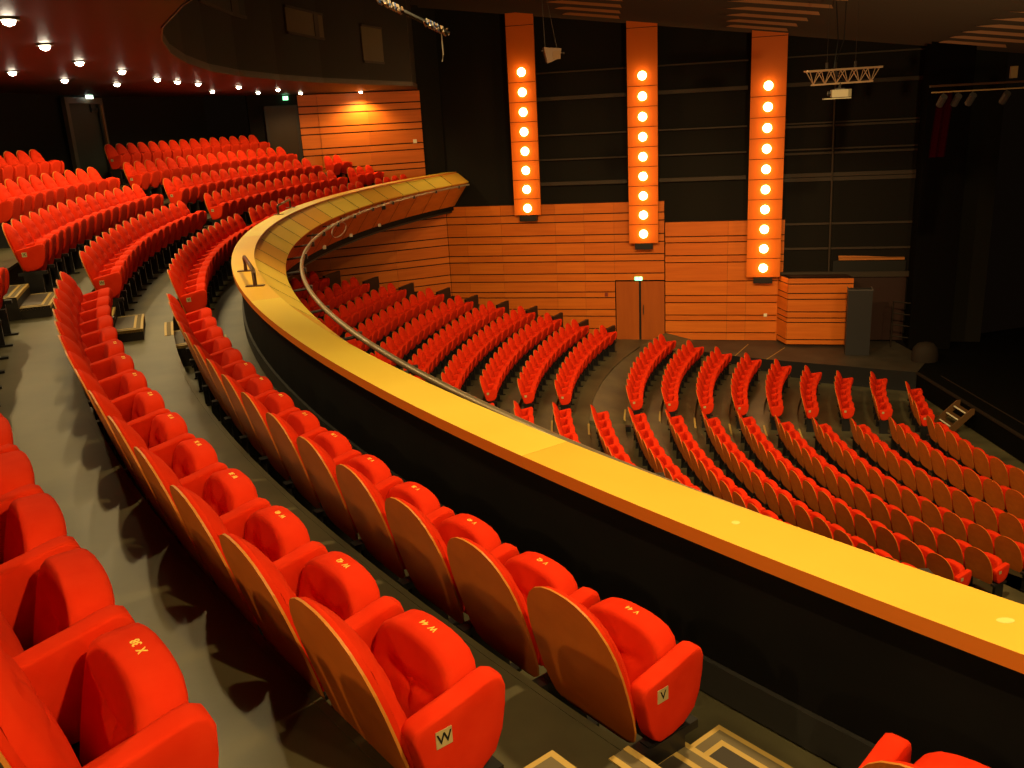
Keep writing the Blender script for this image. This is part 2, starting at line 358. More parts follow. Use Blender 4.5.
tag(mb.build('wall_corner_upper', M['dark']), 'black wall above and beside the orange boards', None, None, 'structure')
# black upper side wall with rails
mb = MB(); wallbox(mb, A0, DB, NB, sc0 - .15, sB(8.5), -3.5, 6.5, -.3, -.12); wallbox(mb, A0, DB, NB, sB(8.5), sB(14.2), -7.26, 6.5, -.3, -.02)
wl = tag(mb.build('wall_left_upper', M['dark']), 'black upper side wall behind the tall lamp boards', None, None, 'structure')
mb = MB()
for s0, s1 in ((sB(1.2), sB(3.95)), (sB(4.8), sB(7.45)), (sB(8.4), sB(12.1))):
    for z, h in ((1.22, .02), (.45, .055), (-.65, .022), (-1.40, .022), (-2.15, .055)):
        wallbox(mb, A0, DB, NB, s0, s1, z - h, z + h, -.1, .05)
for z, h in ((-.74, .03), (-1.52, .03), (-2.28, .055), (-3.6, .03), (-4.35, .03)): wallbox(mb, A0, DB, NB, sB(8.4), sB(12.1), z - h, z + h, -.1, .05)
wallbox(mb, A0, DB, NB, sB(8.3), sB(12.1), -5.22, -5.06, -.1, .14)
mb.build('horizontal_rail', M['rail'], wl)
mb = MB(); mb.tube([(9.8, 27.24, 1.0 + H0), (9.88, 27.22, -5.06 + H0)], .03, 6); mb.build('vertical_pipe', M['rail'], wl)
mb = MB(); wallbox(mb, A0, DB, NB, sB(12.1), sB(13.2), -7.26, 5, .0, .9); tag(mb.build('wall_proscenium', mat('proscenium_black', (.004, .003, .003), .8, .05)), 'black proscenium pier beside the stage', None, None, 'structure')
mb = MB(); wallbox(mb, A0, DB, NB, sB(10.35), sB(12.05), -7.2, -5.2, -.02, .06); mb.build('dark_lower_boards', mat('dark_brown_boards', (.035, .012, .008), .6), wl)
# balcony rear wall with doorway
ZB = 30.25
mb = MB(); prof = [(ZB, -1.1), (ZB + .15, -1.1), (ZB + .15, 3.5), (ZB, 3.5)]
sweep(mb, CB, prof, TB0, [thmax(CB, r) for r, _ in prof], 90, [0] * 4); tag(mb.build('wall_back', M['dark']), 'black wall behind the last balcony row', None, None, 'structure')

# ---------------------------------------------------------------- lamps under the balcony ceiling and the ceiling itself
booth = [(7.0, 1.0), (3.5, 1.6), (1.1, 2.6), (-.2, 3.9), (-1.35, 5.8), (-2.35, 7.6), (-3.01, 9.0), (-3.45, 10.2), (-3.92, 11.8), (-4.3, 13.53), (-4.58, 15.5), (-4.62, 17.4), (-4.38, 19.5), (-3.9, 21.8), (-3.15, 24.2), (-2.3, 26.6), (-2.32, 28.5), (-2.46, 30.12)]
def offs(pts, d):
    out = []
    for i, p in enumerate(pts):
        a = Vector(pts[max(i - 1, 0)]); b = Vector(pts[min(i + 1, len(pts) - 1)]); t = (b - a).normalized(); nn = Vector((t.y, -t.x)); out.append((p[0] + nn.x * d, p[1] + nn.y * d))
    return out
booth = offs(booth, -.07)
outer = [pol(CB, 30.3, -1.2 + i * .1) for i in range(0, 17)]
outer = [p for p in outer if inside(p)]
wl_ = [(L0 + DL * s) for s in (sl(-9.5), 0)]
mb = MB(); poly = booth + [tuple((L0 + DL * sl(-6.7))[:2])] + outer[::-1]
mb.prism(poly, .955 + H0, 1.05 + H0); tag(mb.build('ceiling', M['bceil']), 'dark red brown low ceiling over the rear of the balcony', None, None, 'structure')
mb = MB(); n = len(booth)
vs = [(x, y, z + H0) for z in (.93, 1.12) for x, y in booth]
# booth wall: offset slightly towards the hall for the lip
lo = offs(booth, 0); li = offs(booth, .10); lk = offs(booth, -.15)
def strip(mb, pa, za, pb, zb, mi=0):
    n = len(pa); mb.add([(x, y, za + H0) for x, y in pa] + [(x, y, zb + H0) for x, y in pb], [(i, i + 1, n + i + 1, n + i) for i in range(n - 1)], mi)
li = offs(booth, .02); strip(mb, lo, .945, li, .95, 1); strip(mb, li, .95, li, 1.06, 1); strip(mb, li, 1.06, lo, 1.06, 0); strip(mb, lo, 1.06, lo, 6.0, 0)
bo = tag(mb.build('wall_booth', wm('booth', 'lip')), 'curved grey brown wall of the control booth over the balcony', None, None, 'structure')
for (s0, s1, z0, z1, lab, blind) in ((6.6, 9.3, 2.03, 2.9, 'dark glazed opening high in the booth wall, leftmost of three', False), (11.4, 13.35, 1.93, 2.40, 'wide booth window with tan blind, middle of three', True), (15.35, 16.5, 1.52, 2.32, 'upright tan booth window at the right end of the booth wall', True)):
    pl = [Vector((*p, 0)) for p in booth[6:]]; 
    def at(s):
        for a, b in zip(pl, pl[1:]):
            L = (b - a).length
            if s <= L: return a + (b - a) * (s / L), (b - a).normalized()
            s -= L
        return pl[-1], (pl[-1] - pl[-2]).normalized()
    w = empty('window_%d' % (1 if s0 < 7 else 2 if s0 < 12 else 3)); tag(w, lab, None, None, 'structure')
    N_ = 8; ps = [at(s0 + (s1 - s0) * i / N_) for i in range(N_ + 1)]
    def band(za, zb, o, m, name, i0=0, i1=N_, parent=w):
        mb = MB(); A_ = []; B_ = []
        for p, t in ps[i0:i1 + 1]:
            nn = Vector((t.y, -t.x, 0)) * o; A_.append((p + nn)[:2]); B_.append((p + nn * .2)[:2])
        k = len(A_); mb.add([(x, y, z + H0) for z in (za, zb) for x, y in A_] + [(x, y, z + H0) for z in (za, zb) for x, y in B_],
            [(i, i + 1, k + i + 1, k + i) for i in range(k - 1)] + [(2 * k + i, k * 2 + i + 1, i + 1, i) for i in range(k - 1)] + [(k + i, k + i + 1, 3 * k + i + 1, 3 * k + i) for i in range(k - 1)] + [(0, k, 3 * k, 2 * k), (k - 1, 2 * k - 1, 4 * k - 1, 3 * k - 1)])
        return mb.build(name, m, parent)
    band(z0, z1, .03, M['boothwin'] if blind else M['ink'], 'pane')
    band(z0 - .05, z0, .05, M['rail'], 'window_frame'); band(z1, z1 + .05, .05, M['rail'], 'window_frame')
    if s0 < 12: band(z0, z1, .045, M['rail'], 'mullion', 6, 7)

# main ceiling: long boards parallel to the side wall, stepping towards the camera
# ceiling height falls towards the stage
def cz(s): return 2.98 - .142 * (s + 7.0)
ceil = empty('ceiling_main'); ceil.name = 'ceiling'; tag(ceil, 'grey brown stepped acoustic ceiling over the stalls', None, None, 'structure')
def cpt(s, o, z):      # s measured along DB from world origin, o distance in front of the side wall
    base = NB * (A0.dot(NB) - o) + DB * s
    return Vector((base.x, base.y, z + H0))
for j in range(22):
    o0 = -.3 + j * .62; mb = MB(); 
    zoff = j * .022
    ss = [-14, -7, 0, 7, 12, 14]
    for a, b in zip(ss, ss[1:]):
        za, zb = cz(a) + zoff, cz(b) + zoff
        vs = [cpt(a, o0, za + .11), cpt(b, o0, zb + .11), cpt(b, o0 + .56, zb), cpt(a, o0 + .56, za), cpt(a, o0, za + .30), cpt(b, o0, zb + .30), cpt(b, o0 + .66, zb + .32), cpt(a, o0 + .66, za + .32)]
        mb.add(vs, [(0, 1, 2, 3), (7, 6, 5, 4), (0, 4, 5, 1)]); mb.add(vs, [(2, 6, 7, 3)], 1)
    mb.build('ceiling_board', wm('ceil', 'liptrim'), ceil)
    if j and j % 2 == 0:
        for s_ in (-4.3 + .05 * j, .3 + .05 * j, 5.8 + .05 * j):      # brown trapezoid facets under the boards
            mb = MB(); w = .75 + .04 * j; z_ = cz(s_) + zoff
            vs = [cpt(s_ - w * .6, o0 + .04, cz(s_ - w * .6) + zoff + .085), cpt(s_ + w * .6, o0 + .04, cz(s_ + w * .6) + zoff + .085), cpt(s_ + w, o0 + .575, cz(s_ + w) + zoff - .025), cpt(s_ - w, o0 + .575, cz(s_ - w) + zoff - .025),
                  cpt(s_ - w * .6, o0 + .04, z_ + .22), cpt(s_ + w * .6, o0 + .04, z_ + .22), cpt(s_ + w * .85, o0 + .575, z_ + .13), cpt(s_ - w * .85, o0 + .575, z_ + .13)]
            mb.add(vs, [(0, 1, 2, 3), (0, 4, 5, 1), (1, 5, 6, 2), (2, 6, 7, 3), (3, 7, 4, 0)]); mb.build('ceiling_facet', M['ceil2'], ceil)
# ---------------------------------------------------------------- ceiling spotlights under the balcony roof (fixture + lamp)
ORD = ['first', 'second', 'third', 'fourth', 'fifth', 'sixth', 'seventh', 'eighth', 'ninth', 'tenth', 'eleventh', 'twelfth', 'thirteenth', 'fourteenth', 'fifteenth', 'sixteenth']
VA = [(-3.86, 7.76), (-4.62, 9.93), (-5.31, 12.27), (-5.58, 14.3), (-5.94, 16.75), (-5.97, 17.86), (-5.93, 18.96), (-5.78, 21.34), (-5.47, 23.79), (-4.12, 28.75)]
VB = [(-6.73, 13.35), (-7.08, 15.68), (-7.01, 17.63), (-6.86, 22.94), (-6.28, 24.99), (-5.57, 26.95)]
HA = [pol(CB, 26.5, t) for t in (-.54, -.735, -.89)]
HB = [pol(CB, 27.7, t) for t in (-.30,)]
rm = MB(); N_ = 14
rg = [(math.cos(a * 2 * math.pi / N_), math.sin(a * 2 * math.pi / N_)) for a in range(N_)]
rm.add([(x * .085, y * .085, 0) for x, y in rg] + [(x * .085, y * .085, -.02) for x, y in rg] + [(x * .06, y * .06, -.02) for x, y in rg], [(i, (i + 1) % N_, (i + 1) % N_ + N_, i + N_) for i in range(N_)] + [(i + N_, (i + 1) % N_ + N_, (i + 1) % N_ + 2 * N_, i + 2 * N_) for i in range(N_)])
ring_me = rm.mesh('spot_ring', M['frame'], True)
lm = MB(); lm.add([(x * .055, y * .055, -.012) for x, y in rg] + [(x * .042, y * .042, -.05) for x, y in rg] + [(0, 0, -.068)], [(i, (i + 1) % N_, (i + 1) % N_ + N_, i + N_) for i in range(N_)] + [(i + N_, (i + 1) % N_ + N_, 2 * N_) for i in range(N_)])
lens_me = lm.mesh('spot_lens', M['spot'], True)
def add_spot(loc, energy, size=2.5, blend=.6, rad=.06, col=(1, .72, .30), target=None, name='spot_lamp'):
    ld = bpy.data.lights.new(name, 'SPOT'); ld.energy = energy; ld.color = col; ld.spot_size = size; ld.spot_blend = blend; ld.shadow_soft_size = rad
    lo_ = bpy.data.objects.new(name, ld); lo_.location = loc
    if target is not None: lo_.rotation_euler = (Vector(target) - Vector(loc)).to_track_quat('-Z', 'Y').to_euler()
    return link(lo_)
BE = 128
for lst, nm, hid in ((VA, 'line nearest the hall', 0), (VB, 'line further back', 0), (HA, '', 1), (HB, '', 1)):
    for i, (x, y) in enumerate(lst):
        if not hid:
            o = empty('ceiling_spotlight', (x, y, .955 + H0)); tag(o, 'small bright ceiling spotlight, %s from the left in the %s' % (ORD[i], nm), 'spotlight', 'ceiling spotlights above the balcony')
            link(bpy.data.objects.new('trim_ring', ring_me), o); link(bpy.data.objects.new('lens', lens_me), o)
        e = BE * (.66 if not hid else (.8, 2.0, 2.0)[i])
        if lst is VA and i == 9: add_spot((x + .04, y + .2, .86 + H0), 130, 2.3, .6)
        add_spot((x, y, .84 + H0), e, 2.75, .5, .035)
for t_, e_ in ((-.66, 170), (-.80, 200), (-.50, 120)):                # unseen lamps added near the rear wall to light the seat backs
    x, y = pol(CB, 29.9, t_); add_spot((x, y, .84 + H0), e_, 2.6, .5, .05, target=(x + 5, y + 5, -3 + H0))
# warm glow on the slanted wall from its spotlight
# ---------------------------------------------------------------- tall lamp boards on the side wall
PB = [((.38, 29.44), (1.22, 29.22), 3.0, -3.09, 8, 1.28, -2.87, 'left', .75), ((3.95, 28.51), (4.83, 28.28), 2.55, -4.06, 9, .96, -3.77, 'middle', 4.36), ((7.45, 27.60), (8.42, 27.35), 2.1, -5.17, 10, .465, -4.89, 'right', 7.9)]
bm_ = MB(); n1, n2 = 20, 6
vs = []; 
for j in range(n2):
    a = j / (n2 - 1) * math.pi / 2
    for k in range(n1): vs.append((math.cos(k * 2 * math.pi / n1) * .128 * math.cos(a), -.06 * math.sin(a), math.sin(k * 2 * math.pi / n1) * .128 * math.cos(a)))
bm_.add(vs, [(j * n1 + k, j * n1 + (k + 1) % n1, (j + 1) * n1 + (k + 1) % n1, (j + 1) * n1 + k) for j in range(n2 - 1) for k in range(n1)])
bulb_me = bm_.mesh('bulb', M['bulb'], True)
for (a, b, zt, zb, n, z1, z2, w, _) in PB:
    a = Vector((*a, 0)); b = Vector((*b, 0)); mid = (a + b) / 2; d = (b - a).normalized(); L = (b - a).length
    t = empty('lamp_board', (mid.x, mid.y, zb + H0), math.atan2(d.y, d.x)); tag(t, 'tall orange lamp board with a column of %s round bulbs, %s of the three' % (['eight', 'nine', 'ten'][n - 8], w), 'lamp board')
    mb = MB(); mb.box((-L / 2, 0, 0), (L / 2, .06, zt - zb)); mb.build('board', M['panel'], t)
    mb = MB(); mb.box((-.28, .0, -.20), (.28, .22, -.02)); mb.build('bottom_box', M['black'], t)
    sp_ = (z1 - z2) / (n - 1)
    for zz in [z1 - sp_ * (i + .5) - zb for i in range(n) if z1 - sp_ * (i + .5) - zb > .05] + [z1 + 1.35 - zb]:
        mb = MB(); mb.box((-L / 2, -.004, zz - .008), (L / 2, 0, zz + .008)); mb.build('board_joint', M['seam'], t)
    mb = MB(); mb.box((-.3, .06, .2), (.3, .30, zt - zb - .3)); mb.build('back_batten', M['black'], t)
    for i in range(n):
        o = link(bpy.data.objects.new('bulb', bulb_me), t); o.location = (0, -.005, z1 - sp_ * i - zb)
        ld = bpy.data.lights.new('bulb_light', 'POINT'); ld.energy = 5.5; ld.color = (1, .56, .16); ld.shadow_soft_size = .08
        q = t.matrix_basis @ Vector((0, -.24, z1 - sp_ * i - zb)); lo_ = bpy.data.objects.new('bulb_light', ld); lo_.location = q; link(lo_)
        ld.use_shadow = False if hasattr(ld, 'use_shadow') and False else True

# ---------------------------------------------------------------- theatre seats
def pad(mb, outline, c, depth, prof, groove=None, axis='y', back=True, rings=7, mi=0, edge=.7, smooth_k=4):
    """soft pad from an outline [(u,v)]: front bulges by depth; axis maps (u,v,w) to xyz"""
    n = len(outline)
    def mp(u, v, w): return (u, w + prof(v), v) if axis == 'y' else (w, u, v)
    vs = []; fs = []
    for s in range(rings + 1):
        f = s / rings; k = 1 - (1 - f) ** 1.6
        for (u, v) in outline:
            uu = c[0] + (u - c[0]) * k; vv = c[1] + (v - c[1]) * k
            h = depth * (1 - k ** smooth_k * edge) 
            if groove and s < rings: h -= groove(uu, vv)
            if s == 0: pass
            vs.append(mp(uu, vv, h))
    for s in range(rings):
        for i in range(n):
            i2 = (i + 1) % n; fs.append((s * n + i, s * n + i2, (s + 1) * n + i2, (s + 1) * n + i))
    if back:
        b = len(vs)
        for (u, v) in outline: vs.append(mp(c[0] + (u - c[0]) * .985, c[1] + (v - c[1]) * .985, 0))
        for i in range(n):
            i2 = (i + 1) % n; fs.append((rings * n + i, rings * n + i2, b + i2, b + i))
        fs.append(tuple(b + i for i in range(n)))
    mb.add(vs, fs, mi)
def arch(h0, pts):
    right = [(w, z) for z, w in pts]; left = [(-w, z) for z, w in reversed(pts) if w > 1e-4]
    return right + left
LEAN = lambda z: .02 + (.88 - z) * .27
shell_o = arch(0, [(.285, .125), (.292, .180), (.315, .212), (.37, .232), (.45, .242), (.55, .245), (.63, .243), (.70, .232), (.76, .211), (.81, .178), (.845, .140), (.87, .088), (.88, .04), (.8815, 0)])
padb_o = arch(0, [(.33, .10), (.335, .17), (.36, .205), (.43, .228), (.52, .238), (.62, .237), (.70, .225), (.758, .205), (.805, .172), (.84, .135), (.864, .085), (.874, .04), (.875, 0)])
cush_o = arch(0, [(.285, .08), (.292, .145), (.32, .175), (.40, .197), (.49, .207), (.55, .208), (.59, .202), (.625, .181), (.648, .147), (.660, .100), (.666, .05), (.667, 0)])
def seat_meshes():
    out = {}
    mb = MB(); n = len(shell_o); th = .009
    vs = [(x, LEAN(z), z) for x, z in shell_o] + [(x, LEAN(z) + th, z) for x, z in shell_o]
    mb.add(vs, [tuple(range(n)), tuple(range(n, 2 * n))[::-1]], 0); mb.add(vs, [(i, (i + 1) % n, (i + 1) % n + n, i + n) for i in range(n)], 1)
    out['back_shell'] = mb.mesh('back_shell', wm('ply', 'plyedge'))
    mb = MB()
    g = lambda u, v: .016 * (math.exp(-((v - .60 + .25 * u * u) / .014) ** 2) + math.exp(-((v - .72 + .25 * u * u) / .014) ** 2)) + .008 * math.exp(-(u / .012) ** 2) * (1 if .60 < v < .72 else 0)
    pad(mb, padb_o, (0, .58), .085, lambda z: LEAN(z) + th, g, rings=16, edge=.78, smooth_k=4.5)
    out['backrest'] = mb.mesh('backrest', M['red'], True)
    # folded seat cushion: soft on both faces
    mb = MB(); n = len(cush_o); y0, y1 = .332, .447; rings = []
    LC = lambda z: -(.667 - z) * .26
    prof = [(0.0, .012), (.10, .012), (.2, .011), (.3, .010), (.4, .009), (.5, .007), (.6, .006), (.7, .004), (.8, .003), (.87, .001), (.90, .001), (.955, .004), (.985, .013), (1.0, .030), (1.0, .07), (1.0, .108), (.985, .125), (.94, .136), (.75, .140), (.4, .141), (0, .141)]
    gr = lambda u, v, k: .016 * math.exp(-((v - .52 - .12 * abs(u)) / .013) ** 2) * (1 if abs(u) < .13 else .0) + .014 * math.exp(-(u / .014) ** 2) * (1 if v < .52 else 0)
    vs = []; fs = []
    for k, w in prof:
        for (u, v) in cush_o:
            uu, vv = u * k, .48 + (v - .48) * k
            y = w + (gr(uu, vv, k) if w < .02 and k < .9 else 0)
            vs.append((uu, y0 + y * .82 + LC(vv), vv))
    for s in range(len(prof) - 1):
        for i in range(n): i2 = (i + 1) % n; fs.append((s * n + i, s * n + i2, (s + 1) * n + i2, (s + 1) * n + i))
    mb.add(vs, fs); me = mb.mesh('seat_cushion', M['red'], True); out['seat_cushion'] = me
    # arm panel
    arm_o = [(.165, .42), (.148, .50), (.133, .565), (.150, .588), (.20, .598), (.30, .618), (.375, .636), (.410, .640), (.434, .627), (.444, .598), (.440, .54), (.425, .46), (.397, .40), (.34, .36), (.28, .345), (.215, .342), (.185, .365)]
    mb = MB(); n = len(arm_o); vs = []; fs = []
    for k, w in ((0, -.037), (.6, -.037), (.93, -.037), (.975, -.034), (.995, -.025), (1, -.012), (1, .012), (.995, .025), (.975, .034), (.93, .037), (.6, .037), (0, .037)):
        for (u, v) in arm_o: vs.append((w, .28 + (u - .28) * k, .48 + (v - .48) * k))
    for s in range(11):
        for i in range(n): i2 = (i + 1) % n; fs.append((s * n + i, s * n + i2, (s + 1) * n + i2, (s + 1) * n + i))
    mb.add(vs, fs); out['armrest'] = mb.mesh('armrest', M['red'], True)
    # pedestal leg under an arm
    mb = MB(); mb.box((-.022, .17, .012), (.022, .36, .34)); mb.box((-.03, .16, 0), (.03, .42, .018)); mb.box((-.03, .12, .30), (.03, .42, .335)); mb.box((.0, .22, .31), (.26, .27, .345)) 
    out['leg'] = mb.mesh('leg', M['black'])
    mb = MB(); mb.box((-.026, -.026, 0), (.026, .026, .004)); out['row_plate'] = mb.mesh('row_plate', M['brass'])
    return out
SM = seat_meshes()
def text_mesh(s, size, m, ext=.0006):
    cu = bpy.data.curves.new('lettering', 'FONT'); cu.body = s; cu.size = size; cu.align_x = 'CENTER'; cu.align_y = 'CENTER'; cu.extrude = ext; cu.resolution_u = 2; cu.offset = .0004
    o = bpy.data.objects.new('lettering', cu); C.objects.link(o)
    dg = bpy.context.evaluated_depsgraph_get(); me = bpy.data.meshes.new_from_object(o.evaluated_get(dg)); bpy.data.objects.remove(o); bpy.data.curves.remove(cu)
    me.materials.clear(); me.materials.append(m); return me
LET = {k: text_mesh(k, .045, M['ink']) for k in 'VWXYZ'}
NUM = {}
def number_mesh(s):
    if s not in NUM: NUM[s] = text_mesh(s.replace(' ', '  '), .030, M['gold'])
    return NUM[s]
PARTS_MAT = {}
ARMX = .265
arm_rot = Matrix.Rotation(0, 4, 'Z')
def make_seat(loc, rz, near_end, row=None, number=None, name='theatre_seat'):
    t = empty(name, loc, rz)
    for k in ('back_shell', 'backrest', 'seat_cushion'): link(bpy.data.objects.new(k, SM[k]), t)
    cu = t.children[-1] if False else None
    a = link(bpy.data.objects.new('armrest', SM['armrest']), t); a.location = (-ARMX, 0, 0)
    l = link(bpy.data.objects.new('leg', SM['leg']), t); l.location = (-ARMX, 0, 0)
    if near_end:
        a = link(bpy.data.objects.new('armrest', SM['armrest']), t); a.location = (ARMX, 0, 0)
        l = link(bpy.data.objects.new('leg', SM['leg']), t); l.location = (ARMX, 0, 0); l.scale = (-1, 1, 1)
        p = link(bpy.data.objects.new('row_plate', SM['row_plate']), t); p.location = (ARMX + .0355, .225, .535); p.rotation_euler = (math.pi / 2 , 0, math.pi / 2)
        if row in LET:
            q = link(bpy.data.objects.new('row_letter', LET[row]), p); q.location = (0, 0, .005)
    if number:
        q = link(bpy.data.objects.new('seat_number', number_mesh(number)), t); q.location = (0, .390, .6675); q.rotation_euler = (0, 0, math.pi)
    return t
B = [
    ('V1', 20.553, 18.541, 25.835, -0.65491, 0.020801, 15, -2.473, 0.06),
    ('W1', 20.458, 18.504, 26.668, -0.65865, 0.020564, 15, -2.115, 0.06),
    ('X1', 20.458, 18.504, 27.498, -0.6638, 0.01958, 15, -1.75, 0.06),
    ('V2', 20.442, 18.87, 25.835, -0.30866, 0.02052, 15, -2.473, 0),
    ('W2', 20.397, 18.826, 26.668, -0.32138, 0.01984, 15, -2.115, 0),
    ('X2', 20.479, 18.796, 27.498, -0.31097, 0.01891, 15, -1.75, 0),
    ('Y2', 20.498, 18.744, 28.336, -0.21075, 0.01903, 10, -1.398, 0),
    ('Z2', 20.442, 18.744, 29.2, -0.11649, 0.0177, 5, -1.022, 0),
    ('V3', 20.377, 18.853, 25.835, 0.03147, 0.020131, 15, -2.473, 0),
    ('W3', 20.353, 18.713, 26.668, 0.03006, 0.020234, 15, -2.115, 0),
    ('X3', 20.485, 18.702, 27.498, 0.01927, 0.019226, 16, -1.75, 0),
    ('Y3', 20.42, 18.754, 28.336, 0.02896, 0.019001, 16, -1.398, 0),
    ('Z3', 20.465, 18.785, 29.2, 0.06407, 0.017574, 15, -1.022, 0),
    ('V4', 20.377, 18.772, 25.835, 0.36255, 0.020495, 4, -2.473, 0),
    ('W4', 20.455, 18.753, 26.668, 0.35199, 0.020065, 3, -2.115, 0),
    ('X4', 20.473, 18.734, 27.498, 0.35477, 0.019166, 2, -1.75, 0),
    ('V0', 20.443, 18.747, 25.835, -0.7368, 0.0205, 2, -2.473, 0),
    ('F0', 18.794, 18.158, 9.539, 0.20869, 0.055595, 4, -7.818, 0),
    ('F1', 18.794, 18.158, 10.382, 0.24716, 0.051082, 5, -7.819, 0),
    ('F2', 18.794, 18.158, 11.225, 0.25632, 0.047246, 5, -7.841, 0),
    ('F3', 18.794, 18.158, 12.067, 0.24461, 0.043946, 6, -7.815, 0),
    ('F4', 18.794, 18.158, 12.91, 0.23254, 0.041077, 7, -7.742, 0),
    ('F5', 18.794, 18.158, 13.753, 0.2123, 0.03856, 8, -7.633, 0),
    ('F6', 18.794, 18.158, 14.596, 0.19204, 0.036333, 9, -7.519, 0),
    ('F7', 18.794, 18.158, 15.439, 0.17878, 0.03435, 10, -7.394, 0),
    ('F8', 18.794, 18.158, 16.281, 0.16197, 0.032572, 11, -7.264, 0),
    ('F10', 18.794, 18.158, 17.967, 0.13813, 0.029516, 12, -6.99, 0),
    ('F11', 18.794, 18.158, 18.81, 0.11739, 0.028193, 13, -6.824, 0),
    ('F12', 18.794, 18.158, 19.653, 0.10035, 0.026984, 14, -6.642, 0),
    ('F13', 18.794, 18.158, 20.496, 0.08473, 0.025875, 15, -6.45, 0),
    ('F14', 18.794, 18.158, 21.338, 0.05615, 0.024853, 16, -6.245, 0),
    ('F15', 18.794, 18.158, 22.181, 0.04934, 0.023908, 16, -6.002, 0),
    ('F16', 18.794, 18.158, 23.024, 0.05055, 0.023033, 16, -5.743, 0),
    ('F17', 18.794, 18.158, 23.867, 0.07247, 0.02222, 14, -5.46, 0),
    ('F18', 18.794, 18.158, 24.71, 0.09697, 0.021462, 12, -5.159, 0),
    ('F19', 18.794, 18.158, 25.552, 0.1352, 0.0206, 9, -4.849, 0),
    ('N0', 18.794, 18.158, 9.539, -0.30116, 0.055595, 8, -7.818, 0),
    ('N1', 18.794, 18.158, 10.382, -0.37473, 0.051082, 10, -7.819, 0),
    ('N2', 18.794, 18.158, 11.225, -0.42871, 0.047246, 12, -7.841, 0),
    ('N3', 18.794, 18.158, 12.067, -0.43335, 0.043946, 13, -7.815, 0),
    ('N4', 18.794, 18.158, 12.91, -0.441, 0.041077, 14, -7.742, 0),
    ('N5', 18.794, 18.158, 13.753, -0.4391, 0.03856, 15, -7.633, 0),
    ('N6', 18.794, 18.158, 14.596, -0.43167, 0.036333, 15, -7.519, 0),
    ('N7', 18.794, 18.158, 15.439, -0.3452, 0.03435, 13, -7.394, 0),
    ('N8', 18.794, 18.158, 16.281, -0.26772, 0.032572, 11, -7.264, 0),
    ('N9', 18.794, 18.158, 17.124, -0.16878, 0.030969, 8, -7.127, 0),
    ('N10', 18.794, 18.158, 17.967, -0.10658, 0.029516, 6, -6.99, 0),
    ('N11', 18.794, 18.158, 18.81, -0.05958, 0.028193, 4, -6.824, 0),
    ('N12', 18.794, 18.158, 19.653, -0.00998, 0.026984, 2, -6.642, 0),
]
CAMP = Vector((0, 0, H0))
allseats = []
for (tg, cx_, cy_, r, t0, st, n, fl, sh) in B:
    for i in range(n):
        th = t0 + i * st; c = math.cos(th); s = math.sin(th)
        fy = Vector((c, -s, 0)); fx = Vector((s, c, 0))
        p = Vector((cx_ - r * c, cy_ + r * s, fl + H0)) - fx * sh
        rz = -(math.pi / 2 + th)
        d = (p + Vector((0, 0, .6)) - CAMP); dep = d.dot(F); u = 512 + FPX * d.dot(Rv) / dep
        allseats.append((dep if -60 < u < 1090 else dep + 100, tg, i, n, p, rz))
order = sorted(range(len(allseats)), key=lambda k: allseats[k][0])
keep = set(order[:300])
ROWW = {'V': 'front', 'W': 'second', 'X': 'third', 'Y': 'fourth', 'Z': 'back'}
BLK = {'0': 'balcony block right of the stairs', '1': 'nearest balcony block', '2': 'middle balcony block', '3': 'far balcony block', '4': 'small balcony block by the boarded wall'}
ORDN = ['first', 'second', 'third', 'fourth', 'fifth', 'sixth', 'seventh', 'eighth', 'ninth', 'tenth', 'eleventh', 'twelfth', 'thirteenth', 'fourteenth', 'fifteenth', 'sixteenth']
rest = []
for k, (dep, tg, i, n, p, rz) in enumerate(allseats):
    bal = tg[0] in 'VWXYZ'
    if k not in keep: rest.append((tg, i, n, p, rz)); continue
    num = None; near = i == 0
    if bal:
        row, blk = tg[0], tg[1]
        o_ = ORDN[i]
        if blk == '1' and i < 10:
            num = '%s %d' % (row, (38 if row == 'X' else 44) - 2 * i)
        if blk == '0': near = False
        pos = ('aisle end seat' if i == 0 else '%s seat from its near end' % o_)
        if blk == '0': pos = 'seat beside the stairs' if i == n - 1 else 'seat one further from the stairs'
        if num and i < 5: lab = 'red padded seat embroidered %s, %s, %s row, nearest balcony block' % (num, 'aisle end' if i == 0 else o_ + ' from the aisle', ROWW[row])
        else: lab = 'red folded seat, %s, %s row, %s' % (pos, ROWW[row], BLK[blk])
        grp = 'red seats in the %s row of the %s' % (ROWW[row], BLK[blk])
        s = make_seat(p, rz, near, row, num)
        if blk == '0' and i == n - 1:
            a = link(bpy.data.objects.new('armrest', SM['armrest']), s); a.location = (-ARMX, 0, 0) if False else (-ARMX, 0, 0); bpy.data.objects.remove(a)
    else:
        kk = int(tg[1:]); far = tg[0] == 'F'
        rw = (ORDN + ['seventeenth', 'eighteenth', 'nineteenth', 'twentieth'])[kk]
        side = 'far stalls block' if far else 'near stalls block'
        idx = i if far else n - 1 - i
        lab = 'small red seat, %s from central aisle, %s row from stage, %s' % ((ORDN + ['seventeenth'])[idx], rw, side)
        grp = 'red seats of the %s in the %s row from the stage' % (side, rw)
        s = make_seat(p, rz, near, None, None)
    tag(s, lab, 'seat', grp)
# rows continuing out of sight below the balcony ledge join the distant seats
NT = {b[0]: b for b in B}
for k in list(range(2, 17)):
    r = SR(k); st = .5302 / r; key = 'N%d' % k
    t = NT[key][4] - st if key in NT else .01
    i = 1
    while t > -.445:
        c, s = math.cos(t), math.sin(t)
        rest.append(('N', i, 0, Vector((CS[0] - r * c, CS[1] + r * s, SZ[k] + H0)), -(math.pi / 2 + t))); t -= st; i += 1
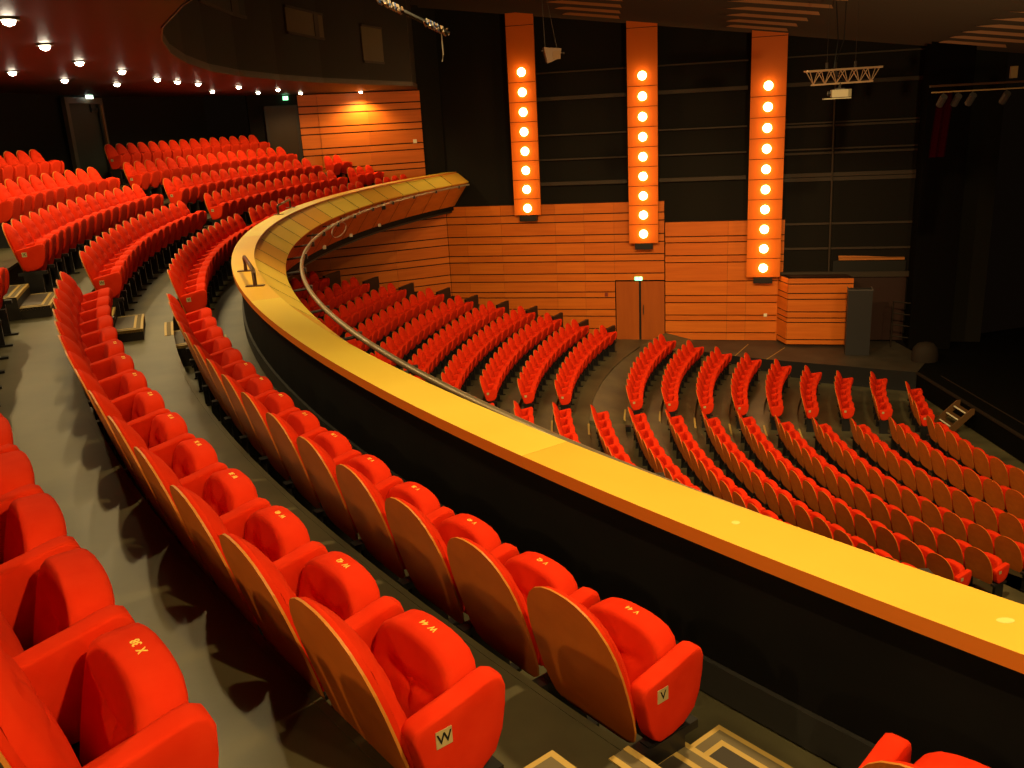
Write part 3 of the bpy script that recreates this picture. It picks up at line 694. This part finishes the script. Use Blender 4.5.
# everything beyond the 300 nearest seats: one joined object
def arr(me):
    nv = len(me.vertices); co_ = [0.0] * (nv * 3); me.vertices.foreach_get('co', co_)
    return [Vector(co_[i * 3:i * 3 + 3]) for i in range(nv)], [tuple(p.vertices) for p in me.polygons], [p.use_smooth for p in me.polygons], [p.material_index for p in me.polygons]
slots = ['red', 'ply', 'plyedge', 'black', 'brass']
mmap = {'back_shell': [1, 2], 'backrest': [0], 'seat_cushion': [0], 'armrest': [0], 'leg': [3], 'row_plate': [4]}
AR = {k: arr(SM[k]) for k in mmap}
RV = []; RF = []; RS = []; RM = []
def put(k, T):
    vs, fs, ss, ms = AR[k]; b = len(RV); RV.extend(tuple(T @ v) for v in vs); RF.extend(tuple(i + b for i in f) for f in fs); RS.extend(ss); RM.extend(mmap[k][m] for m in ms)
for tg, i, n, p, rz in rest:
    T = Matrix.Translation(p) @ Matrix.Rotation(rz, 4, 'Z')
    for k in ('back_shell', 'backrest', 'seat_cushion'): put(k, T)
    TA = T @ Matrix.Translation((-ARMX, 0, 0)); put('armrest', TA); put('leg', TA)
    if i == 0: TB = T @ Matrix.Translation((ARMX, 0, 0)); put('armrest', TB); put('leg', TB)
me = bpy.data.meshes.new('distant_seats'); me.from_pydata(RV, [], RF)
for k in slots: me.materials.append(M[k])
me.polygons.foreach_set('material_index', RM); me.polygons.foreach_set('use_smooth', RS); me.update()
o = link(bpy.data.objects.new('distant_seats', me)); tag(o, 'remaining distant red seats in curved rows of the far stalls and balcony rear', 'seats', None, 'stuff')
# ---------------------------------------------------------------- aisle steps on the balcony
def step_block(r0, r1, z, ta, tb, zf, lab, two_sides=True):
    t = empty('aisle_step', up((*pol(CB, (r0 + r1) / 2, (ta + tb) / 2), zf))); tag(t, lab, 'step', 'wooden edged steps in the balcony aisles')
    inv = t.matrix_basis.inverted()
    def ring(ra, rb, za, zb, a, b, name, m, n=5):
        mb = MB(); vs = []
        for i in range(n + 1):
            th = a + (b - a) * i / n
            for r, z_ in ((ra, zb), (rb, zb), (rb, za), (ra, za)): vs.append(inv @ up((*pol(CB, r, th), z_)))
        fs = [(i * 4 + j, i * 4 + (j + 1) % 4, (i + 1) * 4 + (j + 1) % 4, (i + 1) * 4 + j) for i in range(n) for j in range(4)] + [(0, 1, 2, 3), (n * 4 + 3, n * 4 + 2, n * 4 + 1, n * 4)]
        mb.add(vs, fs); mb.build(name, m, t)
    ring(r0, r1, zf, z, ta, tb, 'body', M['riser'])
    for k_, (off, dz_, nm_, m_) in enumerate(((0, .002, 'nosing', M['nosing']), (.022, .004, 'tread_strip', M['carpet']), (.066, .006, 'nosing', M['nosing']), (.092, .008, 'tread', M['floord']))):
        w = off / r0; ring(r0 + off - (.003 if k_ == 0 else 0), r1, z - (.03 if k_ == 0 else .002), z + dz_, ta + w, tb - w, nm_, m_)
AIS = [(-.712, -.674, 'right of the nearest block', 'VWXY'), (-.362, -.328, 'between nearest and middle blocks', 'VWXYZ'), (-.012, .012, 'between middle and far blocks', 'VWXYZ'), (.333, .348, 'at the far end of the far block', 'VW')]
for ta, tb, nm, ks in AIS:
    for a_, b_ in zip(ks, ks[1:]):
        if nm.startswith('right') and a_ == 'X': continue
        z0 = FLB[a_]; dz = (FLB[b_] - z0) / 3; e = EDGE[b_]
        step_block(e - .29, e - .004, z0 + 2 * dz, ta, tb, z0, 'upper tan edged step from row %s, aisle %s' % (a_, nm))
        step_block(e - .58, e - .294, z0 + dz, ta, tb, z0, 'lower tan edged step from row %s, aisle %s' % (a_, nm))
        ns = empty('nosing_strip', up((*pol(CB, e, (ta + tb) / 2), FLB[b_]))); inv_ = ns.matrix_basis.inverted()
        for ra, rb, zz, m_, nm_ in ((-.014, .012, .006, 'nosing', 'metal_edge'), (.012, .058, .004, 'carpet', 'tread_strip'), (.058, .082, .006, 'nosing', 'metal_edge')):
            mb = MB(); vs = []
            for i in range(5):
                th = ta + .002 + (tb - ta - .004) * i / 4
                for r, z_ in ((e + ra, FLB[b_] + zz), (e + rb, FLB[b_] + zz), (e + rb, FLB[b_] - .01), (e + ra, FLB[b_] - .02)): vs.append(inv_ @ up((*pol(CB, r, th), z_)))
            mb.add(vs, [(i * 4 + j, i * 4 + (j + 1) % 4, (i + 1) * 4 + (j + 1) % 4, (i + 1) * 4 + j) for i in range(4) for j in range(4)] + [(0, 1, 2, 3), (19, 18, 17, 16)])
            mb.build(nm_, M[m_], ns)
        tag(ns, 'tan nosing strip edging row %s, aisle %s' % (b_, nm), 'strip')
# black step riser between stalls rows nine and ten, by the aisle
mb = MB(); vs = []
for i in range(5):
    th = .108 + .002 * i
    for a, b in ((16.15, SZ[8] + .0), (16.62, SZ[8] + .0), (16.62, SZ[8] + .13), (16.15, SZ[8] + .13)): vs.append(up((*pol(CS, a, th), b)))
mb.add(vs, [(i * 4 + j, i * 4 + (j + 1) % 4, (i + 1) * 4 + (j + 1) % 4, (i + 1) * 4 + j) for i in range(4) for j in range(4)] + [(0, 1, 2, 3), (19, 18, 17, 16)])
tag(mb.build('step_riser', M['black']), 'short black step riser in the stalls aisle under the balcony ledge', 'step')
# nosing strips in the stalls aisle
for k in range(4, 13):
    r = SR(k - 1); ta = {4: .185, 5: .18, 6: .163, 7: .17, 8: .177, 9: .16, 10: .075, 11: .065, 12: .055}[k]
    mb = MB(); vs = []; w = .75 / r
    for i in range(5):
        th = ta + w * (i / 4 - .45)
        for a, b in ((r - .01, SZ[k] + .006), (r + .035, SZ[k] + .006), (r + .035, SZ[k] - .01), (r - .01, SZ[k] - .05)): vs.append(up((*pol(CS, a, th), b)))
    mb.add(vs, [(i * 4 + j, i * 4 + (j + 1) % 4, (i + 1) * 4 + (j + 1) % 4, (i + 1) * 4 + j) for i in range(4) for j in range(4)] + [(0, 1, 2, 3), (19, 18, 17, 16)])
    tag(mb.build('nosing_strip', M['nosing']), 'pale strip on the stalls aisle step at the %s row from the stage' % ORD[k], 'strip')
# black end partitions between the last stalls seats and the wall
for k in range(10, 20):
    r = SR(k) - .03; tw = thmax(CS, r) ; te_ = {10: .4775, 11: .470, 12: .465, 13: .460, 14: .443, 15: .421, 16: .409, 17: .374, 18: .346, 19: .313}[k]
    ta = te_ + .018; tb = min(tw - .004, ta + .035)
    mb = MB(); vs = []
    for i in range(4):
        th = ta + (tb - ta) * i / 3
        for a, b in ((r + .02, SZ[k] + .60), (r + .10, SZ[k] + .60), (r + .10, SZ[k]), (r + .02, SZ[k])): vs.append(up((*pol(CS, a, th), b)))
    mb.add(vs, [(i * 4 + j, i * 4 + (j + 1) % 4, (i + 1) * 4 + (j + 1) % 4, (i + 1) * 4 + j) for i in range(3) for j in range(4)] + [(0, 1, 2, 3), (15, 14, 13, 12)])
    tag(mb.build('end_partition', M['black']), 'low black partition by the side wall behind the %s stalls row from the stage' % (ORD + ['seventeenth', 'eighteenth', 'nineteenth', 'twentieth'])[k], 'partition', 'black partitions along the stalls side wall')

for th_, r_, sx_, lb in ((-.666, 24.86, .018, 'small pale round mark on the near stretch of the wooden ledge'), (-.7087, 24.86, .03, 'pale oval mark on the wooden ledge near the right edge')):
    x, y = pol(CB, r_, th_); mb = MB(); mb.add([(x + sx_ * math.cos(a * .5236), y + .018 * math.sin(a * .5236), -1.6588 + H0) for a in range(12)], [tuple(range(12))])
    tag(mb.build('ledge_mark', M['mark']), lb, 'mark')  # flat pale ellipses just above the ledge top
# ---------------------------------------------------------------- doors and signs on the balcony
def wallframe(th, R):
    x, y = pol(CB, R, th); return Vector((x, y, 0)), math.atan2(math.cos(th), math.sin(th))
d1 = empty('door_1', up((*pol(CB, 30.2, .103), -1.022)), -(math.pi / 2 + .103)); tag(d1, 'dark door with brown frame behind the back row, left', None, None, 'structure')
mb = MB()
for a, b in (((-.80, -.0, 0), (-.68, .10, 1.93)), ((.66, .0, 0), (.80, .10, 1.93)), ((-.80, .0, 1.80), (.80, .10, 1.93))): mb.box(a, b)
mb.build('door_frame', M['frame'], d1)
mb = MB(); mb.box((-.68, .0, 0), (.66, .03, 1.80)); mb.build('door_leaf', mat('dark_green_door', (.022, .024, .018), .55, .3), d1)
mb = MB(); mb.box((-.62, .03, 1.63), (-.32, .075, 1.70)); mb.box((-.34, .03, 1.60), (-.31, .06, 1.78)); mb.build('door_closer', M['ink'], d1)
mb = MB(); mb.box((-.70, .09, .0), (-.66, .13, 1.76)); mb.build('door_edge', mat('warm_door_edge', (.30, .13, .035), .5), d1)
d2 = empty('door_2', up((*tuple((L0 + DL * sl(-6.52) - NLr * .06))[:2], -1.4)), math.atan2(-DL.y, -DL.x)); tag(d2, 'brown door at the end of the back wall beside the boards', None, None, 'structure')
def sign(loc, rz, w, h, lab, white=False, two=False):
    t = empty('exit_sign', loc, rz); tag(t, lab, 'exit sign')
    mb = MB(); mb.box((-w / 2, 0, 0), (w / 2, .05, h)); mb.build('housing', M['exitg'] if not white else M['exitw'], t)
    mb = MB(); k = h * .36; cx_ = -w * .18                               # running figure and doorway
    mb.box((cx_ - k * .15, -.004, h * .74), (cx_ + k * .15, -.001, h * .90)); mb.add([(cx_ - k * .1, -.003, h * .7), (cx_ + k * .35, -.003, h * .66), (cx_ + k * .2, -.003, h * .38), (cx_ - k * .25, -.003, h * .40)], [(0, 1, 2, 3)])
    mb.add([(cx_ + k * .2, -.003, h * .4), (cx_ + k * .7, -.003, h * .25), (cx_ + k * .6, -.003, h * .14), (cx_ - k * .1, -.003, h * .38)], [(0, 1, 2, 3)]); mb.add([(cx_ - k * .25, -.003, h * .4), (cx_ - k * .1, -.003, h * .36), (cx_ - k * .6, -.003, h * .10), (cx_ - k * .8, -.003, h * .14)], [(0, 1, 2, 3)])
    mb.box((w * .18, -.004, h * .12), (w * .38, -.001, h * .88)); mb.build('pictogram', M['exitw'] if not white else M['exitg'], t)
ths = math.atan2(21.97 - CB[1], CB[0] + 9.58)
sign(up((*pol(CB, 30.0, ths), .88)), -(math.pi / 2 + ths) + math.pi, .22, .16, 'small pale green exit sign above the dark balcony door', True)
sign(up((*tuple((L0 + DL * sl(-6.36) - NLr * .1))[:2], .80)), math.atan2(-DL.y, -DL.x), .15, .11, 'small green exit sign beside the boarded wall under the balcony ceiling')
p = A0 + DB * sB(4.27) - NB * .06; sign((p.x, p.y, -5.29 + H0), math.atan2(DB.y, DB.x), .24, .11, 'small lit green exit sign over the double wooden door')
mb = MB(); mb.box((-.42, -.03, 0), (.42, .03, 2.0)); mb.build('door_leaf', mat('dim_brown_door', (.04, .018, .006), .5), d2)
mb = MB(); mb.box((-.5, -.04, 0), (-.42, .05, 2.05)); mb.box((.42, -.04, 0), (.5, .05, 2.05)); mb.box((-.42, -.04, 2.0), (.42, .05, 2.05)); mb.build('door_frame', mat('dim_frame', (.03, .02, .015), .5), d2)
# little wall sockets
for s, z, o_, lab in ((sB(3.25), -5.75, .035, 'tiny dark red switch plate left of the double door'),):
    p = A0 + DB * s - NB * o_; mb = MB(); mb.box((-.05, -.02, -.06), (.05, 0, .06), T=Matrix.Translation((p.x, p.y, z + H0)) @ Matrix.Rotation(math.atan2(DB.y, DB.x), 4, 'Z')); tag(mb.build('switch_plate', M['dullred']), lab, 'switch')
p = A0 + DB * sB(8.12) - NB * .075; mb = MB(); mb.box((-.05, -.02, -.05), (.05, 0, .05), T=Matrix.Translation((p.x, p.y, -6.42 + H0)) @ Matrix.Rotation(math.atan2(DB.y, DB.x), 4, 'Z')); tag(mb.build('switch_plate', M['white']), 'small white switch plate under the right lamp board', 'switch')
p = L0 + DL * sl(-2.72) - NLr * .035; mb = MB(); mb.box((-.06, -.02, -.06), (.06, 0, .06), T=Matrix.Translation((p.x, p.y, -.62 + H0)) @ Matrix.Rotation(math.atan2(-DL.y, -DL.x), 4, 'Z')); tag(mb.build('switch_plate', M['white']), 'small white switch plate on the boards above the balcony end', 'switch')

# ---------------------------------------------------------------- dark speaker tower, pit stairs and stage bits
t = empty('speaker_tower', (10.24, 25.6, -7.255 + H0), math.radians(-10)); tag(t, 'tall dark grey box tower standing on the side platform', 'tower')
mb = MB(); mb.prism([(-.36, -.18), (.30, -.24), (.36, .25), (-.30, .30)], 0, 1.92); mb.build('cabinet', M['speaker'], t)
mb = MB()
for a, b in (((-.36, -.18), (.30, -.24)), ((.30, -.24), (.36, .25)), ((-.30, .30), (-.36, -.18))):
    mb.tube([(a[0], a[1], 1.94), (b[0], b[1], 1.94)], .018, 5)
mb.build('top_rim', mat('grey_rim', (.10, .09, .09), .6), t)
t = empty('wooden_steps', (10.28, 20.41, -7.82 + H0), 0); tag(t, 'small brown wooden steps with white nosings leading up to the stage', 'steps')
for y in (-.36, .33):
    mb = MB(); q_ = [(-.02, 0), (.14, 0), (.64, .50), (.64, .62), (.56, .62), (-.02, .08)]; n = len(q_)
    mb.add([(x, y, z) for x, z in q_] + [(x, y + .035, z) for x, z in q_], [tuple(range(n)), tuple(range(n, 2 * n))[::-1]] + [(i, (i + 1) % n, (i + 1) % n + n, i + n) for i in range(n)]); mb.build('side_board', M['stepwood'], t)
for i in range(3):
    x = .15 + .165 * i; z = .16 + .16 * i
    mb = MB(); mb.box((x, -.325, z - .03), (x + .17, .33, z)); tr = mb.build('tread', M['stepwood'], t)
    mb = MB(); mb.box((x - .005, -.325, z - .01), (x + .03, .33, z + .006)); mb.build('nosing', M['white'], tr)
mb = MB(); pts = [(11.6 + .35 * math.cos(a), 24.6 + .3 * math.sin(a)) for a in [i * math.pi / 6 for i in range(12)]]
vs = []; 
for j in range(5):
    k = [1, 1.02, .9, .6, .2][j]; z = [0, .18, .38, .50, .54][j]
    vs += [(11.75 + .36 * k * math.cos(i * math.pi / 6), 24.5 + .3 * k * math.sin(i * math.pi / 6), -7.256 + H0 + z) for i in range(12)]
mb.add(vs, [(j * 12 + i, j * 12 + (i + 1) % 12, (j + 1) * 12 + (i + 1) % 12, (j + 1) * 12 + i) for j in range(4) for i in range(12)] + [tuple(range(12))[::-1], tuple(range(48, 60))])
tag(mb.build('floor_monitor', mat('dim_brown_cover', (.02, .012, .008), .8), None, True), 'rounded dim brown covered floor speaker at the corner of the stage', 'speaker')
t = empty('stage_railing', (11.95, 26.0, -7.256 + H0), math.radians(-14)); tag(t, 'dark metal railing with three rails at the stage corner', 'railing')
mb = MB(); 
for z in (.35, .7, 1.05, 1.4): mb.tube([(-.5, 0, z), (.55, -.1, z - .12)], .02, 6)
mb.build('rail', M['stageedge'], t)
for x, y in ((-.5, 0), (.55, -.1)):
    mb = MB(); mb.tube([(x, y, 0), (x, y, 1.4 if x < 0 else 1.28)], .022, 6); mb.build('post', M['stageedge'], t)
# orange shelf above the dark lower boards; faint emission paints in its light
mb = MB(); 
for s0, s1, z0, z1, d0, d1 in ((sB(10.15), sB(11.95), -4.70, -4.64, 0, .18),): wallbox(mb, A0, DB, NB, s0, s1, z0, z1, d0, d1)
P_ = [A0 + DB * sB(10.15) - NB * .02, A0 + DB * sB(11.9) - NB * .02, A0 + DB * sB(10.9) - NB * .02, A0 + DB * sB(10.15) - NB * .02]
Z_ = [-4.65, -4.66, -4.60, -4.58]
mb.add([(p.x, p.y, z + H0) for p, z in zip(P_, Z_)], [(0, 1, 2, 3)])
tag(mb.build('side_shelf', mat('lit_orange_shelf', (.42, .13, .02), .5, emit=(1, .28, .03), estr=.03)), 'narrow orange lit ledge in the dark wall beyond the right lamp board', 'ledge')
mb = MB(); wallbox(mb, A0, DB, NB, sB(10.0), sB(12.0), -5.06, -4.72, .0, .10); tag(mb.build('trim_4', M['ink']), 'black recess under the lit ledge', None, None, 'structure')

# ---------------------------------------------------------------- hanging truss with projector
dirt = Vector((.996, -.08, 0)).normalized()
t = empty('hanging_truss', (7.34, 20.0, .44 + H0), math.radians(-2)); t.scale = (.93, .93, .93); tag(t, 'short lighting truss hanging on wires from the ceiling', 'truss')
mb = MB()
for y in (-.14, .14): mb.tube([(-.82, y, .15), (.85, y, .17)], .022, 6)
mb.tube([(-.70, 0, -.15), (.70, 0, -.13)], .022, 6)
for s_ in (-1, 1): mb.tube([(.85 * s_ * .98, -.14, .16), (.85 * s_ * .98, .14, .16)], .018, 6)
mb.build('chord', M['steel'], t)
mb = MB(); xs = [-.78 + .26 * i for i in range(7)]
for y in (-.14, .14):
    for i in range(6): mb.tube([(xs[i], y, .15), (xs[i] + .13, 0, -.14)], .010, 5); mb.tube([(xs[i] + .13, 0, -.14), (xs[i + 1], y, .15)], .010, 5)
mb.build('lacing', M['steel'], t)
for x in (-.36, .28):
    mb = MB(); mb.tube([(x, 0, .17), (x, 0, .32)], .03, 6); mb.build('shackle', M['bracket'], t)
    mb = MB(); mb.tube([(x, 0, .3), (x, 0, 1.6)], .005, 4); mb.build('wire', M['bracket'], t)
for i, x in enumerate((-.2, 0.02)):
    mb = MB(); mb.tube([(x, .05, 1.6), (x * .6, .05, .8), (-.2, .0, .2), (-.05 + .1 * i, 0, -.1), (-.1, 0, -.3)], .012, 5); mb.build('cable', M['black'], t)
t = empty('projector', (7.30, 20.0, .03 + H0), math.radians(-14)); t.scale = (.78, .9, .9); tag(t, 'pale ceiling projector hung beneath the short truss', 'projector')
mb = MB(); mb.prism([(-.22, -.18), (.20, -.18), (.30, -.05), (.30, .18), (-.22, .18)], 0, .17); mb.build('casing', M['projbody'], t)
mb = MB(); mb.tube([(-.24, -.05, .09), (-.32, -.05, .09)], .055, 12); mb.build('lens', M['black'], t)
mb = MB(); mb.box((-.42, -.2, -.04), (.28, .2, -.015)); mb.build('tray', M['projbody'], t)
mb = MB(); mb.tube([(0, 0, .17), (0, 0, .32)], .025, 8); mb.box((-.12, -.03, .17), (.12, .03, .20)); mb.build('bracket', M['bracket'], t)
t = empty('hanging_speaker', (1.18, 20.0, 1.05 + H0), math.radians(15)); tag(t, 'small dark wedge speaker hanging on two wires near the left lamp board', 'speaker')
mb = MB(); mb.add([(-.18, -.12, .28), (.20, -.12, .25), (.16, -.12, .06), (-.12, -.12, -.04), (-.14, .12, .28), (.16, .12, .25), (.12, .12, .08), (-.08, .12, .0)], [(0, 1, 2, 3), (7, 6, 5, 4), (0, 4, 5, 1), (1, 5, 6, 2), (2, 6, 7, 3), (3, 7, 4, 0)]); mb.build('cabinet', mat('brown_cabinet', (.10, .05, .025), .5), t)
mb = MB(); mb.box((.0, -.13, .04), (.17, -.118, .2)); mb.build('grille', M['stepwood'], t)
mb = MB(); mb.tube([(-.12, 0, .27), (-.16, 0, 1.5)], .006, 4); mb.tube([(.14, 0, .25), (-.10, 0, 1.5)], .005, 4); mb.build('wire', M['bracket'], t)
mb = MB(); mb.tube([(-.2, 0, .22), (.3, 0, .16)], .012, 5); mb.build('yoke', M['bracket'], t)
# lighting bar over the stage
t = empty('stage_lighting_bar', (11.2, 20.0, .09 + H0), math.radians(-6)); tag(t, 'dark lighting bar with small lamps above the stage, cut by the right edge', 'lighting bar')
mb = MB(); mb.tube([(-1.9, 0, .06), (2.6, 0, .06)], .025, 6); mb.build('bar', mat('rust_bar', (.05, .02, .01), .5), t)
mb = MB(); mb.tube([(-1.85, 0, -.07), (2.6, 0, -.07)], .016, 6); mb.build('bar', mat('tan_bar', (.28, .16, .07), .4), t)
for x in (-1.6, -1.3, -1.0, -.3, .5, 1.3):
    mb = MB(); mb.tube([(x, 0, -.06), (x, 0, -.2)], .012, 5); mb.tube([(x, -.05, -.16), (x - .02, .14, -.34)], .075, 10); mb.build('stage_lamp', mat('lamp_can', (.035, .03, .03), .4), t)
mb = MB(); mb.box((-.27, -.03, .14), (-.13, .03, .38)); mb.build('hanger_box', mat('ochre_box', (.16, .09, .03), .6), t)
mb = MB(); vs = []
for i in range(9):
    x = i * .045; y = .03 * math.sin(i * 1.6); vs += [(x - .1, y, 0), (x, y, 1.4)]
mb.add(vs, [(2 * i, 2 * i + 2, 2 * i + 3, 2 * i + 1) for i in range(8)])
o = tag(mb.build('red_curtain', M['drape']), 'narrow dark red curtain hanging below the stage lighting bar', 'curtain'); o.location = (9.55, 20.3, -1.35 + H0)
# cable bundle on a bar in front of the booth
t = empty('cable_bar', (-.95, 12, 1.2 + H0)); tag(t, 'dark bar wrapped in white and blue cables in front of the booth', 'lighting bar')
mb = MB(); mb.tube([(-.75, 0, .42), (.40, 0, -.18)], .03, 6); mb.build('bar', M['black'], t)
for j, (m, ph, a0, a1) in enumerate((('cable', 0, -.5, -.18), ('cableb', 1.3, -.45, -.2), ('cable', 2, -.38, -.16), ('cable', .6, .12, .36), ('cableb', 2.4, .14, .30), ('steel', 3.3, .10, .38), ('steel', 4.1, -.42, -.15))):
    mb = MB(); mb.tube([(a0 + (a1 - a0) * i / 30, .05 * math.cos(i * .8 + ph), .03 - .52 * (a0 + (a1 - a0) * i / 30) + .045 * math.sin(i * .8 + ph)) for i in range(31)], .011, 5); mb.build('cable', M[m], t)
mb = MB(); mb.tube([(.30, 0, -.12), (.31, 0, -.42), (.29, 0, -.50)], .008, 5); mb.build('cable', M['cable'], t)

# ---------------------------------------------------------------- light
def area(loc, target, size, energy, col=(1, .66, .34)):
    ld = bpy.data.lights.new('hall_light', 'AREA'); ld.energy = energy; ld.size = size; ld.color = col; ld.shape = 'DISK'
    o = bpy.data.objects.new('hall_light', ld); o.location = loc; o.rotation_euler = (Vector(target) - Vector(loc)).to_track_quat('-Z', 'Y').to_euler(); return link(o)
WC = (1, .70, .29)
# hall downlights over the stalls
add_spot((4.8, 9.5, 3.6 + H0), 3900, 2.0, .8, .2, WC, (6, 16, 0))
add_spot((-.6, 13.2, 3.2 + H0), 3000, 1.5, .8, .2, WC, (3, 22, 1.0))
add_spot((11.0, 5.0, 3.4 + H0), 3400, 1.25, .8, .2, WC, (7.5, 14.5, 0))
# wash on the side wall
add_spot((2.5, 12.5, 3.0 + H0), 1500, 1.0, .9, .3, WC, (3.2, 28.9, 2.0))
add_spot((10.5, 12.0, 2.6 + H0), 1300, .42, .8, .2, WC, (8.6, 27.0, 1.2))
add_spot((9.0, 4.0, -1.0 + H0), 3600, 1.1, .9, .3, WC, (6, 21, 2.2 + H0))  # added unseen uplight that brightens the main ceiling
# unseen spots added to brighten the ledge and the balcony face
add_spot((1.9, 4.6, 3.4 + H0), 1150, 1.5, .8, .15, WC, (1.0, 4.8, 0))
add_spot((-1.2, 11.0, 3.4 + H0), 800, 1.3, .8, .15, WC, (-2.0, 11.0, 0))
add_spot((.5, 19.5, 3.2 + H0), 1250, 1.8, .8, .2, WC, (-3, 20, 6))
w = bpy.data.worlds.new('world'); sc.world = w; w.use_nodes = True
w.node_tree.nodes['Background'].inputs['Color'].default_value = (1, .55, .28, 1); w.node_tree.nodes['Background'].inputs['Strength'].default_value = .0025
sc.view_settings.view_transform = 'Standard'; sc.view_settings.look = 'None'; sc.view_settings.exposure = 0; sc.view_settings.gamma = 1
